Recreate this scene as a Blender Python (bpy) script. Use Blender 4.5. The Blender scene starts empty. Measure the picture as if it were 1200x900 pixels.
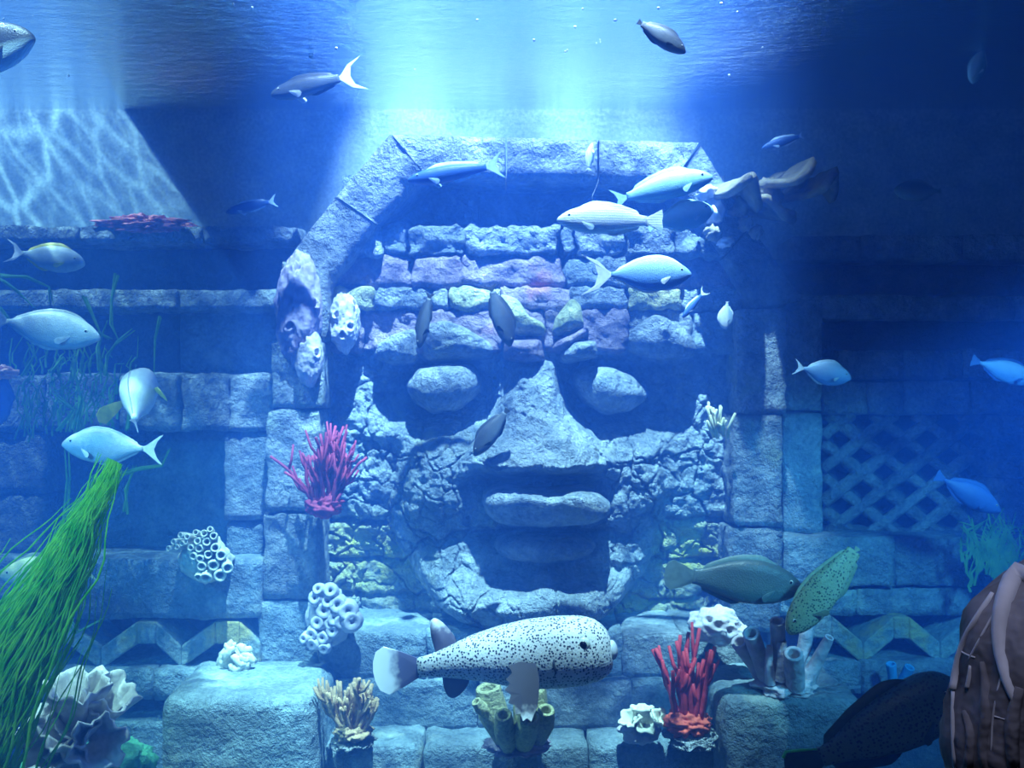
import bpy, math, random
import numpy as np
from mathutils import Vector, Matrix

random.seed(7)
rng = np.random.default_rng(7)
C = bpy.context.scene.collection
SC = bpy.context.scene

# ------------------------------------------------------------------ camera
CAM = (0.0, -7.0, 3.2)
F = 1050.0
cam = bpy.data.cameras.new('camera')
cam.sensor_width = 36.0
cam.lens = 36.0 * F / 1200.0
cam_o = bpy.data.objects.new('camera', cam)
cam_o.location = CAM
cam_o.rotation_euler = (math.pi / 2, 0, 0)
C.objects.link(cam_o)
SC.camera = cam_o

# ------------------------------------------------------------------ world
world = bpy.data.worlds.new('world')
SC.world = world
world.use_nodes = True
bg = world.node_tree.nodes['Background']
bg.inputs[0].default_value = (0.01, 0.10, 0.50, 1)
bg.inputs[1].default_value = 0.015


def lamp_nodes(L):
    L.use_nodes = True
    nt = L.node_tree
    em = nt.nodes['Emission']
    tc = nt.nodes.new('ShaderNodeTexCoord')
    sep = nt.nodes.new('ShaderNodeSeparateXYZ')
    nt.links.new(tc.outputs['Normal'], sep.inputs[0])
    comb = nt.nodes.new('ShaderNodeCombineXYZ')
    for i, a in enumerate('XY'):
        d = nt.nodes.new('ShaderNodeMath'); d.operation = 'DIVIDE'
        nt.links.new(sep.outputs[a], d.inputs[0]); nt.links.new(sep.outputs['Z'], d.inputs[1])
        nt.links.new(d.outputs[0], comb.inputs[i])
    return nt, em, comb


def spot(name, loc, target, energy, color, angle, blend=0.4, radius=0.05, gobo=None):
    L = bpy.data.lights.new(name, 'SPOT')
    L.energy = energy; L.color = color
    L.spot_size = math.radians(angle); L.spot_blend = blend
    L.shadow_soft_size = radius
    o = bpy.data.objects.new(name, L)
    o.location = loc
    d = Vector(target) - Vector(loc)
    o.rotation_euler = d.to_track_quat('-Z', 'Y').to_euler()
    C.objects.link(o)
    if gobo:
        nt, em, comb = lamp_nodes(L)
        N = nt.nodes.new; K = nt.links.new
        nz = N('ShaderNodeTexNoise'); nz.inputs['Scale'].default_value = gobo.get('warp_scale', 12)
        nz.inputs['Detail'].default_value = 2
        K(comb.outputs[0], nz.inputs['Vector'])
        if gobo['kind'] == 'caustic':
            mixv = N('ShaderNodeVectorMath'); mixv.operation = 'MULTIPLY_ADD'
            K(nz.outputs['Color'], mixv.inputs[0]); mixv.inputs[1].default_value = (gobo['warp'],) * 3
            K(comb.outputs[0], mixv.inputs[2])
            st = N('ShaderNodeMapping'); st.inputs['Scale'].default_value = (1.0, 1.9, 1.0)
            K(mixv.outputs[0], st.inputs['Vector'])
            acc = None
            for sc_, w in ((gobo['scale'], 1.0), (gobo['scale'] * 1.7, 0.55)):
                v = N('ShaderNodeTexVoronoi'); v.feature = 'DISTANCE_TO_EDGE'; v.voronoi_dimensions = '2D'
                v.inputs['Scale'].default_value = sc_
                K(st.outputs[0], v.inputs['Vector'])
                mr = N('ShaderNodeMapRange'); mr.inputs['From Min'].default_value = 0.0
                mr.inputs['From Max'].default_value = 0.30
                mr.inputs['To Min'].default_value = 1; mr.inputs['To Max'].default_value = 0
                K(v.outputs['Distance'], mr.inputs['Value'])
                pw = N('ShaderNodeMath'); pw.operation = 'POWER'; pw.inputs[1].default_value = 4.0
                K(mr.outputs[0], pw.inputs[0])
                ml = N('ShaderNodeMath'); ml.operation = 'MULTIPLY'; ml.inputs[1].default_value = w * gobo['gain']
                K(pw.outputs[0], ml.inputs[0])
                if acc is None:
                    acc = ml
                else:
                    ad = N('ShaderNodeMath'); ad.operation = 'ADD'
                    K(acc.outputs[0], ad.inputs[0]); K(ml.outputs[0], ad.inputs[1]); acc = ad
            n2 = N('ShaderNodeTexNoise'); n2.inputs['Scale'].default_value = gobo['scale'] * 0.35
            n2.inputs['Detail'].default_value = 1
            K(comb.outputs[0], n2.inputs['Vector'])
            pm = N('ShaderNodeMath'); pm.operation = 'MULTIPLY'
            K(acc.outputs[0], pm.inputs[0]); K(n2.outputs['Fac'], pm.inputs[1])
            ad = N('ShaderNodeMath'); ad.operation = 'ADD'; ad.inputs[1].default_value = gobo['base']
            K(pm.outputs[0], ad.inputs[0])
            K(ad.outputs[0], em.inputs['Strength'])
        else:   # soft ripples, makes shafts in the water
            nz.inputs['Scale'].default_value = gobo['scale']; nz.inputs['Detail'].default_value = 3
            mr = N('ShaderNodeMapRange')
            mr.inputs['From Min'].default_value = 0.33; mr.inputs['From Max'].default_value = 0.68
            mr.inputs['To Min'].default_value = gobo['lo']; mr.inputs['To Max'].default_value = gobo['hi']
            K(nz.outputs['Fac'], mr.inputs['Value'])
            K(mr.outputs[0], em.inputs['Strength'])
    return o


def area(name, loc, target, energy, color, sx, sy):
    L = bpy.data.lights.new(name, 'AREA')
    L.energy = energy; L.color = color; L.shape = 'RECTANGLE'; L.size = sx; L.size_y = sy
    o = bpy.data.objects.new(name, L); o.location = loc
    o.rotation_euler = (Vector(target) - Vector(loc)).to_track_quat('-Z', 'Y').to_euler()
    C.objects.link(o)
    return o


L_LEFT = (-5.3, -2.0, 9.5)
spot('lamp_center', (0.4, -4.8, 15.4), (-0.12, -0.3, 3.5), 78000, (0.38, 0.52, 0.84), 22, 0.55, 0.13,
     gobo=dict(kind='ripple', scale=19, lo=0.35, hi=1.7))
spot('lamp_left', L_LEFT, (-3.0, -0.1, 3.0), 4600, (0.40, 0.60, 0.84), 66, 0.5, 0.02,
     gobo=dict(kind='caustic', scale=17, warp=0.05, warp_scale=9, gain=2.6, base=0.6))
spot('lamp_side', (3.3, -4.4, 4.3), (2.3, -0.1, 1.5), 1900, (0.10, 0.42, 1.0), 38, 0.6, 0.25)  # added fill from both sides, brightens the lower walls
spot('lamp_side', (-3.3, -4.4, 4.0), (-1.9, -0.2, 1.5), 700, (0.10, 0.42, 1.0), 46, 0.6, 0.25)
spot('lamp_grass', (-2.5, -4.3, 8.6), (-2.25, -1.9, 1.1), 4800, (0.50, 0.80, 1.0), 26, 0.8, 0.1)  # added spot that brightens the seagrass and cup coral
area('lamp_hall', (0.7, -6.0, 5.0), (1.2, -5.2, 2.6), 30, (0.70, 0.74, 1.0), 1.2, 0.6)  # added light on the visitor, for contrast on the jacket

SC.view_settings.view_transform = 'Standard'
SC.view_settings.look = 'None'
SC.view_settings.gamma = 1.0
SC.view_settings.use_curve_mapping = False
SC.view_settings.exposure = 0.0
SC.cycles.use_denoising = True
SC.cycles.max_bounces = 6
SC.cycles.volume_bounces = 1
SC.cycles.diffuse_bounces = 2
SC.cycles.transparent_max_bounces = 12
SC.cycles.sample_clamp_indirect = 4.0


# ------------------------------------------------------------------ helpers
def S(y):
    return (7.0 + y) / F


def P(px, py, y):
    """world point at depth y that lies on the given photo pixel"""
    return np.array(((px - 600.0) * S(y), y, 3.2 + (450.0 - py) * S(y)))


def _hash(ix, iy, iz, seed):
    h = (ix.astype(np.int64) * 374761393 + iy.astype(np.int64) * 668265263 + iz.astype(np.int64) * 1274126177 + seed * 974711) & 0xffffffff
    h = ((h ^ (h >> 13)) * 1274126177) & 0xffffffff
    h = ((h ^ (h >> 16)) * 2246822519) & 0xffffffff
    return ((h ^ (h >> 15)) & 0xffffff) / float(0xffffff)


def vnoise(p, seed=0):
    p = np.asarray(p, float)
    i = np.floor(p); f = p - i; f = f * f * (3 - 2 * f); i = i.astype(np.int64)
    r = 0
    for dx in (0, 1):
        wx = f[:, 0] if dx else 1 - f[:, 0]
        for dy in (0, 1):
            wy = f[:, 1] if dy else 1 - f[:, 1]
            for dz in (0, 1):
                wz = f[:, 2] if dz else 1 - f[:, 2]
                r = r + wx * wy * wz * _hash(i[:, 0] + dx, i[:, 1] + dy, i[:, 2] + dz, seed)
    return r * 2 - 1


def fbm(p, scale, octaves=4, seed=0):
    p = np.asarray(p, float) * scale
    r = 0; a = 1.0
    for k in range(octaves):
        r = r + a * vnoise(p + 17.3 * k, seed + k); p = p * 2.03; a *= 0.5
    return r / 1.6


def sm(a, b, x):
    t = np.clip((x - a) / (b - a), 0, 1)
    return t * t * (3 - 2 * t)


def mesh_obj(name, v, f, mat, parent=None, smooth=True):
    me = bpy.data.meshes.new(name)
    me.from_pydata([tuple(map(float, q)) for q in v], [], [tuple(map(int, q)) for q in f])
    me.update()
    if smooth:
        me.polygons.foreach_set('use_smooth', [True] * len(me.polygons))
    if mat is not None:
        me.materials.append(mat)
    o = bpy.data.objects.new(name, me)
    C.objects.link(o)
    if parent is not None:
        o.parent = parent
        if parent.get('_local') is None:
            o.matrix_parent_inverse = Matrix.Translation(-Vector(parent.get('_at', (0, 0, 0))))
    return o


def tag(o, label=None, cat=None, group=None, kind=None):
    if label: o['label'] = label
    if cat: o['category'] = cat
    if group: o['group'] = group
    if kind: o['kind'] = kind
    return o


def empty(name, loc=(0, 0, 0), label=None, cat=None, group=None, kind=None):
    o = bpy.data.objects.new(name, None)
    o.empty_display_size = 0.1
    o.location = [float(q) for q in loc]
    o['_at'] = [float(q) for q in loc]
    C.objects.link(o)
    return tag(o, label, cat, group, kind)


class MB:
    def __init__(s):
        s.v = []; s.f = []

    def add(s, v, f):
        n = len(s.v)
        s.v.extend([tuple(q) for q in v])
        s.f.extend([tuple(i + n for i in q) for q in f])

    def tube(s, pts, rad, n=8, cap=True):
        pts = [np.array(p, float) for p in pts]
        m = len(pts)
        if not hasattr(rad, '__len__'): rad = [rad] * m
        t0 = pts[1] - pts[0]
        ref = np.array((0, 0, 1.0)) if abs(t0[2]) < 0.9 * np.linalg.norm(t0) else np.array((0, 1.0, 0))
        v = []; f = []
        for i in range(m):
            t = pts[min(i + 1, m - 1)] - pts[max(i - 1, 0)]
            t /= (np.linalg.norm(t) + 1e-9)
            a = np.cross(ref, t); a /= (np.linalg.norm(a) + 1e-9)
            b = np.cross(t, a); ref = b
            ref = np.cross(t, a)
            for k in range(n):
                th = 2 * math.pi * k / n
                v.append(pts[i] + rad[i] * (math.cos(th) * a + math.sin(th) * b))
        for i in range(m - 1):
            for k in range(n):
                k2 = (k + 1) % n
                f.append((i * n + k, i * n + k2, (i + 1) * n + k2, (i + 1) * n + k))
        if cap:
            f.append(tuple(range(n - 1, -1, -1)))
            f.append(tuple((m - 1) * n + k for k in range(n)))
        s.add(v, f)

    def ball(s, c, r, nu=10, nv=6, seed=None, amp=0.0):
        c = np.array(c, float)
        if not hasattr(r, '__len__'): r = (r, r, r)
        v = []
        for i in range(nv + 1):
            ph = math.pi * i / nv
            for k in range(nu):
                th = 2 * math.pi * k / nu
                v.append((math.sin(ph) * math.cos(th), math.sin(ph) * math.sin(th), math.cos(ph)))
        v = np.array(v)
        if amp:
            v = v * (1 + amp * fbm(v, 1.7, 2, seed or 0))[:, None]
        v = c + v * np.array(r)
        f = [(i * nu + k, (i + 1) * nu + k, (i + 1) * nu + (k + 1) % nu, i * nu + (k + 1) % nu)
             for i in range(nv) for k in range(nu)]
        s.add(v, f)

    def lathe(s, base, axis, prof, n=12, wob=0.0, seed=0):
        """prof: list of (radius, height along axis)"""
        base = np.array(base, float); axis = np.array(axis, float); axis /= np.linalg.norm(axis)
        ref = np.array((0, 1.0, 0)) if abs(axis[1]) < 0.8 else np.array((1.0, 0, 0))
        a = np.cross(axis, ref); a /= np.linalg.norm(a); b = np.cross(axis, a)
        v = []
        for j, (r, h) in enumerate(prof):
            for k in range(n):
                th = 2 * math.pi * k / n
                rr = r * (1 + wob * math.sin(3 * th + seed) * min(1, j / 2))
                v.append(base + axis * h + rr * (math.cos(th) * a + math.sin(th) * b))
        m = len(prof)
        f = [(j * n + k, j * n + (k + 1) % n, (j + 1) * n + (k + 1) % n, (j + 1) * n + k)
             for j in range(m - 1) for k in range(n)]
        f.append(tuple((m - 1) * n + k for k in range(n)))
        s.add(v, f)

    def build(s, name, mat, parent=None, smooth=True):
        return mesh_obj(name, s.v, s.f, mat, parent, smooth)


# ------------------------------------------------------------------ materials
def new_mat(name):
    m = bpy.data.materials.new(name); m.use_nodes = True
    nt = m.node_tree
    return m, nt, nt.nodes['Principled BSDF'], nt.nodes.new, nt.links.new


def ramp(nt, fac, stops):
    r = nt.nodes.new('ShaderNodeValToRGB')
    el = r.color_ramp.elements
    while len(el) > 1: el.remove(el[-1])
    el[0].position = stops[0][0]; el[0].color = (*stops[0][1], 1)
    for p, c in stops[1:]:
        e = el.new(p); e.color = (*c, 1)
    nt.links.new(fac, r.inputs['Fac'])
    return r.outputs['Color']


def mixc(nt, fac, a, b, mode='MIX'):
    n = nt.nodes.new('ShaderNodeMix'); n.data_type = 'RGBA'; n.blend_type = mode
    if isinstance(fac, (int, float)): n.inputs[0].default_value = fac
    else: nt.links.new(fac, n.inputs[0])
    for s_, x in ((6, a), (7, b)):
        if isinstance(x, tuple): n.inputs[s_].default_value = (*x, 1)
        else: nt.links.new(x, n.inputs[s_])
    return n.outputs[2]


def noise(nt, vec, scale, detail=4, rough=0.6):
    n = nt.nodes.new('ShaderNodeTexNoise')
    n.inputs['Scale'].default_value = scale; n.inputs['Detail'].default_value = detail
    n.inputs['Roughness'].default_value = rough
    if vec is not None: nt.links.new(vec, n.inputs['Vector'])
    return n.outputs['Fac']


def stone_mat(name, lo, hi, patch=None, patch_at=(0.55, 0.7), bump=1.0, attr=None, fine=22.0):
    m, nt, bs, N, K = new_mat(name)
    tc = N('ShaderNodeTexCoord').outputs['Object']
    n1 = noise(nt, tc, 5.0, 6, 0.65)
    col = ramp(nt, n1, [(0.3, lo), (0.7, hi)])
    n3 = noise(nt, tc, 38.0, 3, 0.6)
    col = mixc(nt, 0.55, col, ramp(nt, n3, [(0.3, (0.35,) * 3), (0.62, (1.0,) * 3)]), 'MULTIPLY')
    if patch:
        n2 = noise(nt, tc, 2.2, 4, 0.6)
        fac = ramp(nt, n2, [(patch_at[0], (0, 0, 0)), (patch_at[1], (1, 1, 1))])
        col = mixc(nt, fac, col, patch)
    if attr:
        for a, c in attr:
            at = N('ShaderNodeAttribute'); at.attribute_name = a
            n2 = noise(nt, tc, 6, 4, 0.6)
            mm = N('ShaderNodeMath'); mm.operation = 'MULTIPLY'
            K(at.outputs['Fac'], mm.inputs[0])
            K(ramp(nt, n2, [(0.3, (0.25,) * 3), (0.6, (1,) * 3)]), mm.inputs[1])
            col = mixc(nt, mm.outputs[0], col, c)
    oi = N('ShaderNodeObjectInfo')
    hs = N('ShaderNodeHueSaturation')
    mr = N('ShaderNodeMapRange'); mr.inputs['To Min'].default_value = 0.75; mr.inputs['To Max'].default_value = 1.2
    K(oi.outputs['Random'], mr.inputs['Value']); K(mr.outputs[0], hs.inputs['Value']); K(col, hs.inputs['Color'])
    K(hs.outputs[0], bs.inputs['Base Color'])
    bs.inputs['Roughness'].default_value = 0.85
    bs.inputs['Specular IOR Level'].default_value = 0.25
    b1 = noise(nt, tc, fine, 5, 0.7)
    vo = N('ShaderNodeTexVoronoi'); vo.inputs['Scale'].default_value = fine * 0.55; K(tc, vo.inputs['Vector'])
    ad = N('ShaderNodeMath'); ad.operation = 'MULTIPLY_ADD'; ad.inputs[1].default_value = 0.5
    K(vo.outputs['Distance'], ad.inputs[0]); K(b1, ad.inputs[2])
    bp = N('ShaderNodeBump'); bp.inputs['Strength'].default_value = 1.0; bp.inputs['Distance'].default_value = 0.06 * bump
    K(ad.outputs[0], bp.inputs['Height']); K(bp.outputs[0], bs.inputs['Normal'])
    return m


def plain_mat(name, col, rough=0.6, var=0.25, scale=20, bump=0.0, spec=0.3, col2=None):
    m, nt, bs, N, K = new_mat(name)
    tc = N('ShaderNodeTexCoord').outputs['Object']
    n1 = noise(nt, tc, scale, 4)
    c2 = col2 or tuple(c * (1 - var) for c in col)
    K(ramp(nt, n1, [(0.35, c2), (0.65, col)]), bs.inputs['Base Color'])
    bs.inputs['Roughness'].default_value = rough
    bs.inputs['Specular IOR Level'].default_value = spec
    if bump:
        bp = N('ShaderNodeBump'); bp.inputs['Strength'].default_value = 0.7; bp.inputs['Distance'].default_value = bump
        K(n1, bp.inputs['Height']); K(bp.outputs[0], bs.inputs['Normal'])
    return m


GREY = stone_mat('grey_stone', (0.14, 0.19, 0.24), (0.46, 0.54, 0.60), (0.34, 0.42, 0.34), (0.58, 0.75), bump=1.8, fine=14)
ROUGH = stone_mat('rough_stone', (0.17, 0.22, 0.27), (0.66, 0.72, 0.76), (0.40, 0.46, 0.30), (0.56, 0.72), bump=3.6, fine=11)
PURPLE = stone_mat('mauve_stone', (0.24, 0.18, 0.26), (0.56, 0.45, 0.52), (0.55, 0.22, 0.26), (0.60, 0.72), bump=1.5, fine=18)
YELLOW = stone_mat('mossy_stone', (0.28, 0.32, 0.16), (0.66, 0.68, 0.36), (0.70, 0.64, 0.30), (0.5, 0.7), bump=1.6, fine=18)
SMOOTH = stone_mat('smooth_stone', (0.16, 0.23, 0.29), (0.36, 0.47, 0.54), (0.52, 0.60, 0.56), (0.6, 0.72), bump=1.3, fine=9)
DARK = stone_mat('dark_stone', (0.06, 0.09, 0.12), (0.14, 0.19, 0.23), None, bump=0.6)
PAINTED = stone_mat('painted_stone', (0.22, 0.36, 0.40), (0.46, 0.56, 0.54), (0.55, 0.50, 0.20), (0.52, 0.62), bump=0.6)
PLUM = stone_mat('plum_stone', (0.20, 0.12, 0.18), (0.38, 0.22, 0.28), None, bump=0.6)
FACE = stone_mat('carved_stone', (0.17, 0.23, 0.28), (0.62, 0.70, 0.74), (0.45, 0.50, 0.36), (0.58, 0.72), bump=2.4, fine=13,
                 attr=[('moss', (0.62, 0.62, 0.14))])
WALL = stone_mat('plaster_wall', (0.30, 0.38, 0.42), (0.46, 0.54, 0.56), None, bump=0.2, fine=8)
SAND = stone_mat('tank_floor', (0.12, 0.16, 0.18), (0.24, 0.30, 0.30), None, bump=0.6)
HALL = plain_mat('hall_floor', (0.04, 0.04, 0.045), 0.7)

# ------------------------------------------------------------------ water, surface, glass
SURF_Z = 3.2 + 322 * S(0.5)


def box_verts(x0, x1, y0, y1, z0, z1):
    v = [(x, y, z) for z in (z0, z1) for y in (y0, y1) for x in (x0, x1)]
    f = [(0, 2, 3, 1), (4, 5, 7, 6), (0, 1, 5, 4), (2, 6, 7, 3), (0, 4, 6, 2), (1, 3, 7, 5)]
    return v, f


wm = bpy.data.materials.new('water_volume'); wm.use_nodes = True
nt = wm.node_tree
nt.nodes.remove(nt.nodes['Principled BSDF'])
vs = nt.nodes.new('ShaderNodeVolumeScatter'); vs.inputs['Color'].default_value = (0.06, 0.25, 1.0, 1)
vs.inputs['Density'].default_value = 0.125
vs.inputs['Anisotropy'].default_value = -0.3
va = nt.nodes.new('ShaderNodeVolumeAbsorption'); va.inputs['Color'].default_value = (0.0, 0.62, 1.0, 1)
va.inputs['Density'].default_value = 0.12
av = nt.nodes.new('ShaderNodeAddShader')
nt.links.new(vs.outputs[0], av.inputs[0]); nt.links.new(va.outputs[0], av.inputs[1])
nt.links.new(av.outputs[0], nt.nodes['Material Output'].inputs['Volume'])
v, f = box_verts(-8, 8, -4.55, 0.55, -0.05, SURF_Z - 0.002)
water = mesh_obj('water', v, f, wm, None, False)
tag(water, 'clear blue water filling the tank', 'water', kind='structure')

sm_ = bpy.data.materials.new('water_surface'); sm_.use_nodes = True
nt = sm_.node_tree
nt.nodes.remove(nt.nodes['Principled BSDF'])
N = nt.nodes.new; K = nt.links.new
tc = N('ShaderNodeTexCoord').outputs['Object']
mp = N('ShaderNodeMapping'); mp.inputs['Scale'].default_value = (1.0, 2.2, 1.0); K(tc, mp.inputs['Vector'])
n1 = noise(nt, mp.outputs[0], 3.6, 6, 0.7)
bp = N('ShaderNodeBump'); bp.inputs['Strength'].default_value = 0.6; bp.inputs['Distance'].default_value = 0.085
K(n1, bp.inputs['Height'])
fr = N('ShaderNodeFresnel'); fr.inputs['IOR'].default_value = 1.33
gl = N('ShaderNodeBsdfGlossy'); gl.inputs['Roughness'].default_value = 0.08; gl.inputs['Color'].default_value = (0.9, 0.95, 1, 1)
K(bp.outputs[0], gl.inputs['Normal'])
tr = N('ShaderNodeBsdfTransparent')
mx = N('ShaderNodeMixShader')
K(fr.outputs[0], mx.inputs[0]); K(tr.outputs[0], mx.inputs[1]); K(gl.outputs[0], mx.inputs[2])
K(mx.outputs[0], nt.nodes['Material Output'].inputs['Surface'])
surf = mesh_obj('water_surface', [(-8, -4.5, SURF_Z), (8, -4.5, SURF_Z), (8, 0.5, SURF_Z), (-8, 0.5, SURF_Z)], [(0, 1, 2, 3)], sm_, None, False)
tag(surf, 'rippling underside of the water surface', 'water', kind='structure')

gm = bpy.data.materials.new('clear_acrylic'); gm.use_nodes = True
nt = gm.node_tree; nt.nodes.remove(nt.nodes['Principled BSDF'])
tr = nt.nodes.new('ShaderNodeBsdfTransparent'); tr.inputs[0].default_value = (0.97, 0.985, 0.98, 1)
nt.links.new(tr.outputs[0], nt.nodes['Material Output'].inputs['Surface'])
v, f = box_verts(-8, 8, -4.68, -4.60, 0.0, 6.2)
tag(mesh_obj('window_1', v, f, gm, None, False), kind='structure')

# floor, back wall, hall floor, added slabs that block lamp light
v, f = box_verts(-8, 8, -4.6, 0.9, -0.2, 0.0)
tag(mesh_obj('floor', v, f, SAND, None, False), kind='structure')
v, f = box_verts(-8, 8, 0.5, 0.9, 0.0, 5.9)
tag(mesh_obj('wall_back', v, f, WALL, None, False), kind='structure')
v, f = box_verts(-8, 8, -9.0, -4.6, 0.3, 0.5)
tag(mesh_obj('floor_hall', v, f, HALL, None, False), kind='structure')
# added unseen slab above the water: its slanted edge cuts the left lamp's light on the back wall
mb = MB()
LL = np.array(L_LEFT)


def on_slab(p, z=7.0):
    p = np.array(p); s_ = (LL[2] - z) / (LL[2] - p[2]); return LL + s_ * (p - LL)


A = on_slab(P(145, 128, 0.5)); B = on_slab(P(238, 268, 0.5))
d_ = (B - A) / np.linalg.norm(B - A)
q0 = A - d_ * 3.0; q1 = B + d_ * 2.2
poly = [(q0[0], q0[1]), (q1[0], q1[1]), (max(q1[0] + .05, -1.75), q1[1]), (max(q1[0] + .05, -1.75), q0[1])]
for (z0, z1) in ((7.0, 7.15),):
    v = [(x, y, z0) for x, y in poly] + [(x, y, z1) for x, y in poly]
    mb.add(v, [(3, 2, 1, 0), (4, 5, 6, 7)] + [(i, (i + 1) % 4, 4 + (i + 1) % 4, 4 + i) for i in range(4)])
tag(mb.build('ceiling', plain_mat('ceiling_slab', (0.03, 0.035, 0.04), 0.9), None, False), kind='structure')

# a second unseen slab, added higher up, keeps the centre lamp off the back wall beside the arch, with a soft edge
e0 = lambda y: -0.36 + 0.19 * (y + 2.5)
poly = [(-3.2, -5.0), (e0(-5.0), -5.0), (e0(-0.5), -0.5), (-3.2, -0.5)]
mb = MB()
v = [(x, y, 11.0) for x, y in poly] + [(x, y, 11.2) for x, y in poly]
mb.add(v, [(3, 2, 1, 0), (4, 5, 6, 7)] + [(k, (k + 1) % 4, 4 + (k + 1) % 4, 4 + k) for k in range(4)])
tag(mb.build('trim_5', bpy.data.materials['ceiling_slab'], None, False), kind='structure')


# ------------------------------------------------------------------ stone builders
def rblock(name, px0, px1, py0, py1, yf, yb, mat, parent, r=0.014, amp=0.012, nscale=5.0, res=0.06, seed=None, z_bottom=None, skew=0.0):
    seed = rng.integers(1, 9999) if seed is None else seed
    a = P(px0, py1, yf); b = P(px1, py0, yf)
    lo = np.array((a[0], yf, a[2] if z_bottom is None else z_bottom)); hi = np.array((b[0], yb, b[2]))
    size = hi - lo
    n = [max(2, min(60, int(math.ceil(s / res)))) for s in size]
    r = min(r, 0.45 * size.min())
    pos = []; faces = []; idx = {}

    def coords(k):
        t = np.linspace(0, 1, n[k] + 1)
        return lo[k] + t * size[k]
    cx = [coords(k) for k in range(3)]

    def vid(i, j, k):
        key = (i, j, k)
        if key not in idx:
            idx[key] = len(pos); pos.append((cx[0][i], cx[1][j], cx[2][k]))
        return idx[key]
    for ax in range(3):
        u, w = [(1, 2), (2, 0), (0, 1)][ax]
        for side in (0, 1):
            if ax == 1 and side == 1: continue           # back stays in the masonry
            for i in range(n[u]):
                for j in range(n[w]):
                    q = []
                    for di, dj in ((0, 0), (1, 0), (1, 1), (0, 1)):
                        c = [0, 0, 0]; c[ax] = n[ax] if side else 0; c[u] = i + di; c[w] = j + dj
                        q.append(vid(*c))
                    faces.append(q if side else q[::-1])
    p = np.array(pos)
    lo2 = lo + r; hi2 = hi - r; hi2[1] = hi[1]
    q = np.clip(p, lo2, hi2)
    d = p - q; L = np.linalg.norm(d, axis=1)[:, None] + 1e-9
    nrm = d / L
    front = (p[:, 1] < lo[1] + 1e-6)
    p = q + nrm * np.minimum(L, r)
    p = p + nrm * (amp * (fbm(p, nscale, 4, seed) + 0.8 * fbm(p, nscale * 3.3, 3, seed + 9)))[:, None]
    if skew: p[:, 0] += skew * (p[:, 2] - lo[2])
    return mesh_obj(name, p, faces, mat, parent)


def stone_poly(name, pts, yf, depth, mat, parent, rings=9, nth=44, power=2.6, amp=0.015, nscale=6.0, tilt=0.0, seed=None, wob=0.03):
    """pebble-like stone: outline in photo pixels at depth yf, bulging toward the viewer from yf + depth"""
    seed = int(rng.integers(1, 9999)) if seed is None else seed
    w = np.array([P(x, y, yf + depth * 0.35)[[0, 2]] for x, y in pts])
    c = w.mean(0)
    ang = np.arctan2(w[:, 1] - c[1], w[:, 0] - c[0])
    th = np.linspace(-math.pi, math.pi, nth, endpoint=False)
    # ray / polygon distance
    rad = np.zeros(nth)
    for i, t in enumerate(th):
        dv = np.array((math.cos(t), math.sin(t))); best = 0
        for k in range(len(w)):
            a = w[k] - c; e = w[(k + 1) % len(w)] - w[k]
            den = dv[0] * e[1] - dv[1] * e[0]
            if abs(den) < 1e-9: continue
            tt = (a[0] * e[1] - a[1] * e[0]) / den; s_ = (a[0] * dv[1] - a[1] * dv[0]) / den
            if tt > 0 and -1e-6 <= s_ <= 1 + 1e-6: best = max(best, tt)
        rad[i] = best
    rad = 0.5 * rad + 0.25 * (np.roll(rad, 1) + np.roll(rad, -1))
    rad *= 1 + wob * fbm(np.stack([np.cos(th) * 3, np.sin(th) * 3, th * 0], 1), 1.0, 2, seed)
    zspan = max(1e-3, w[:, 1].max() - w[:, 1].min())
    v = [(c[0], yf, c[1])]; ts = list(np.linspace(1.0 / rings, 1.0, rings))
    for t in ts:
        h = (1 - t ** power) ** (1 / power) if t < 1 else 0.0
        for i in range(nth):
            x = c[0] + rad[i] * t * math.cos(th[i]); z = c[1] + rad[i] * t * math.sin(th[i])
            v.append((x, yf + depth * 0.7 * (1 - h), z))
    for i in range(nth):
        v.append((c[0] + rad[i] * math.cos(th[i]), yf + depth, c[1] + rad[i] * math.sin(th[i])))
    v = np.array(v)
    k = np.clip((yf + depth - v[:, 1]) / depth, 0, 1)
    v[:, 1] -= tilt * (v[:, 2] - c[1]) / zspan * k
    v[:, 1] -= amp * (fbm(v, nscale, 4, seed) + 0.5 * fbm(v, nscale * 3, 2, seed + 5)) * (k > 0.01)
    f = [(0, 1 + i, 1 + (i + 1) % nth) for i in range(nth)]
    for r_ in range(rings):
        o0 = 1 + r_ * nth; o1 = o0 + nth
        f += [(o0 + i, o1 + i, o1 + (i + 1) % nth, o0 + (i + 1) % nth) for i in range(nth)]
    return mesh_obj(name, v, f, mat, parent)


def row(parent, xs, py0, py1, yf, yb, mats, gap=0.9, jit=0.015, name='stone', **kw):
    for i in range(len(xs) - 1):
        m = mats[i % len(mats)]
        rblock(name, xs[i] + gap / 2, xs[i + 1] - gap / 2, py0 + random.uniform(-1, 1), py1, yf + random.uniform(-jit, jit), yb, m, parent, **kw)


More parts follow.
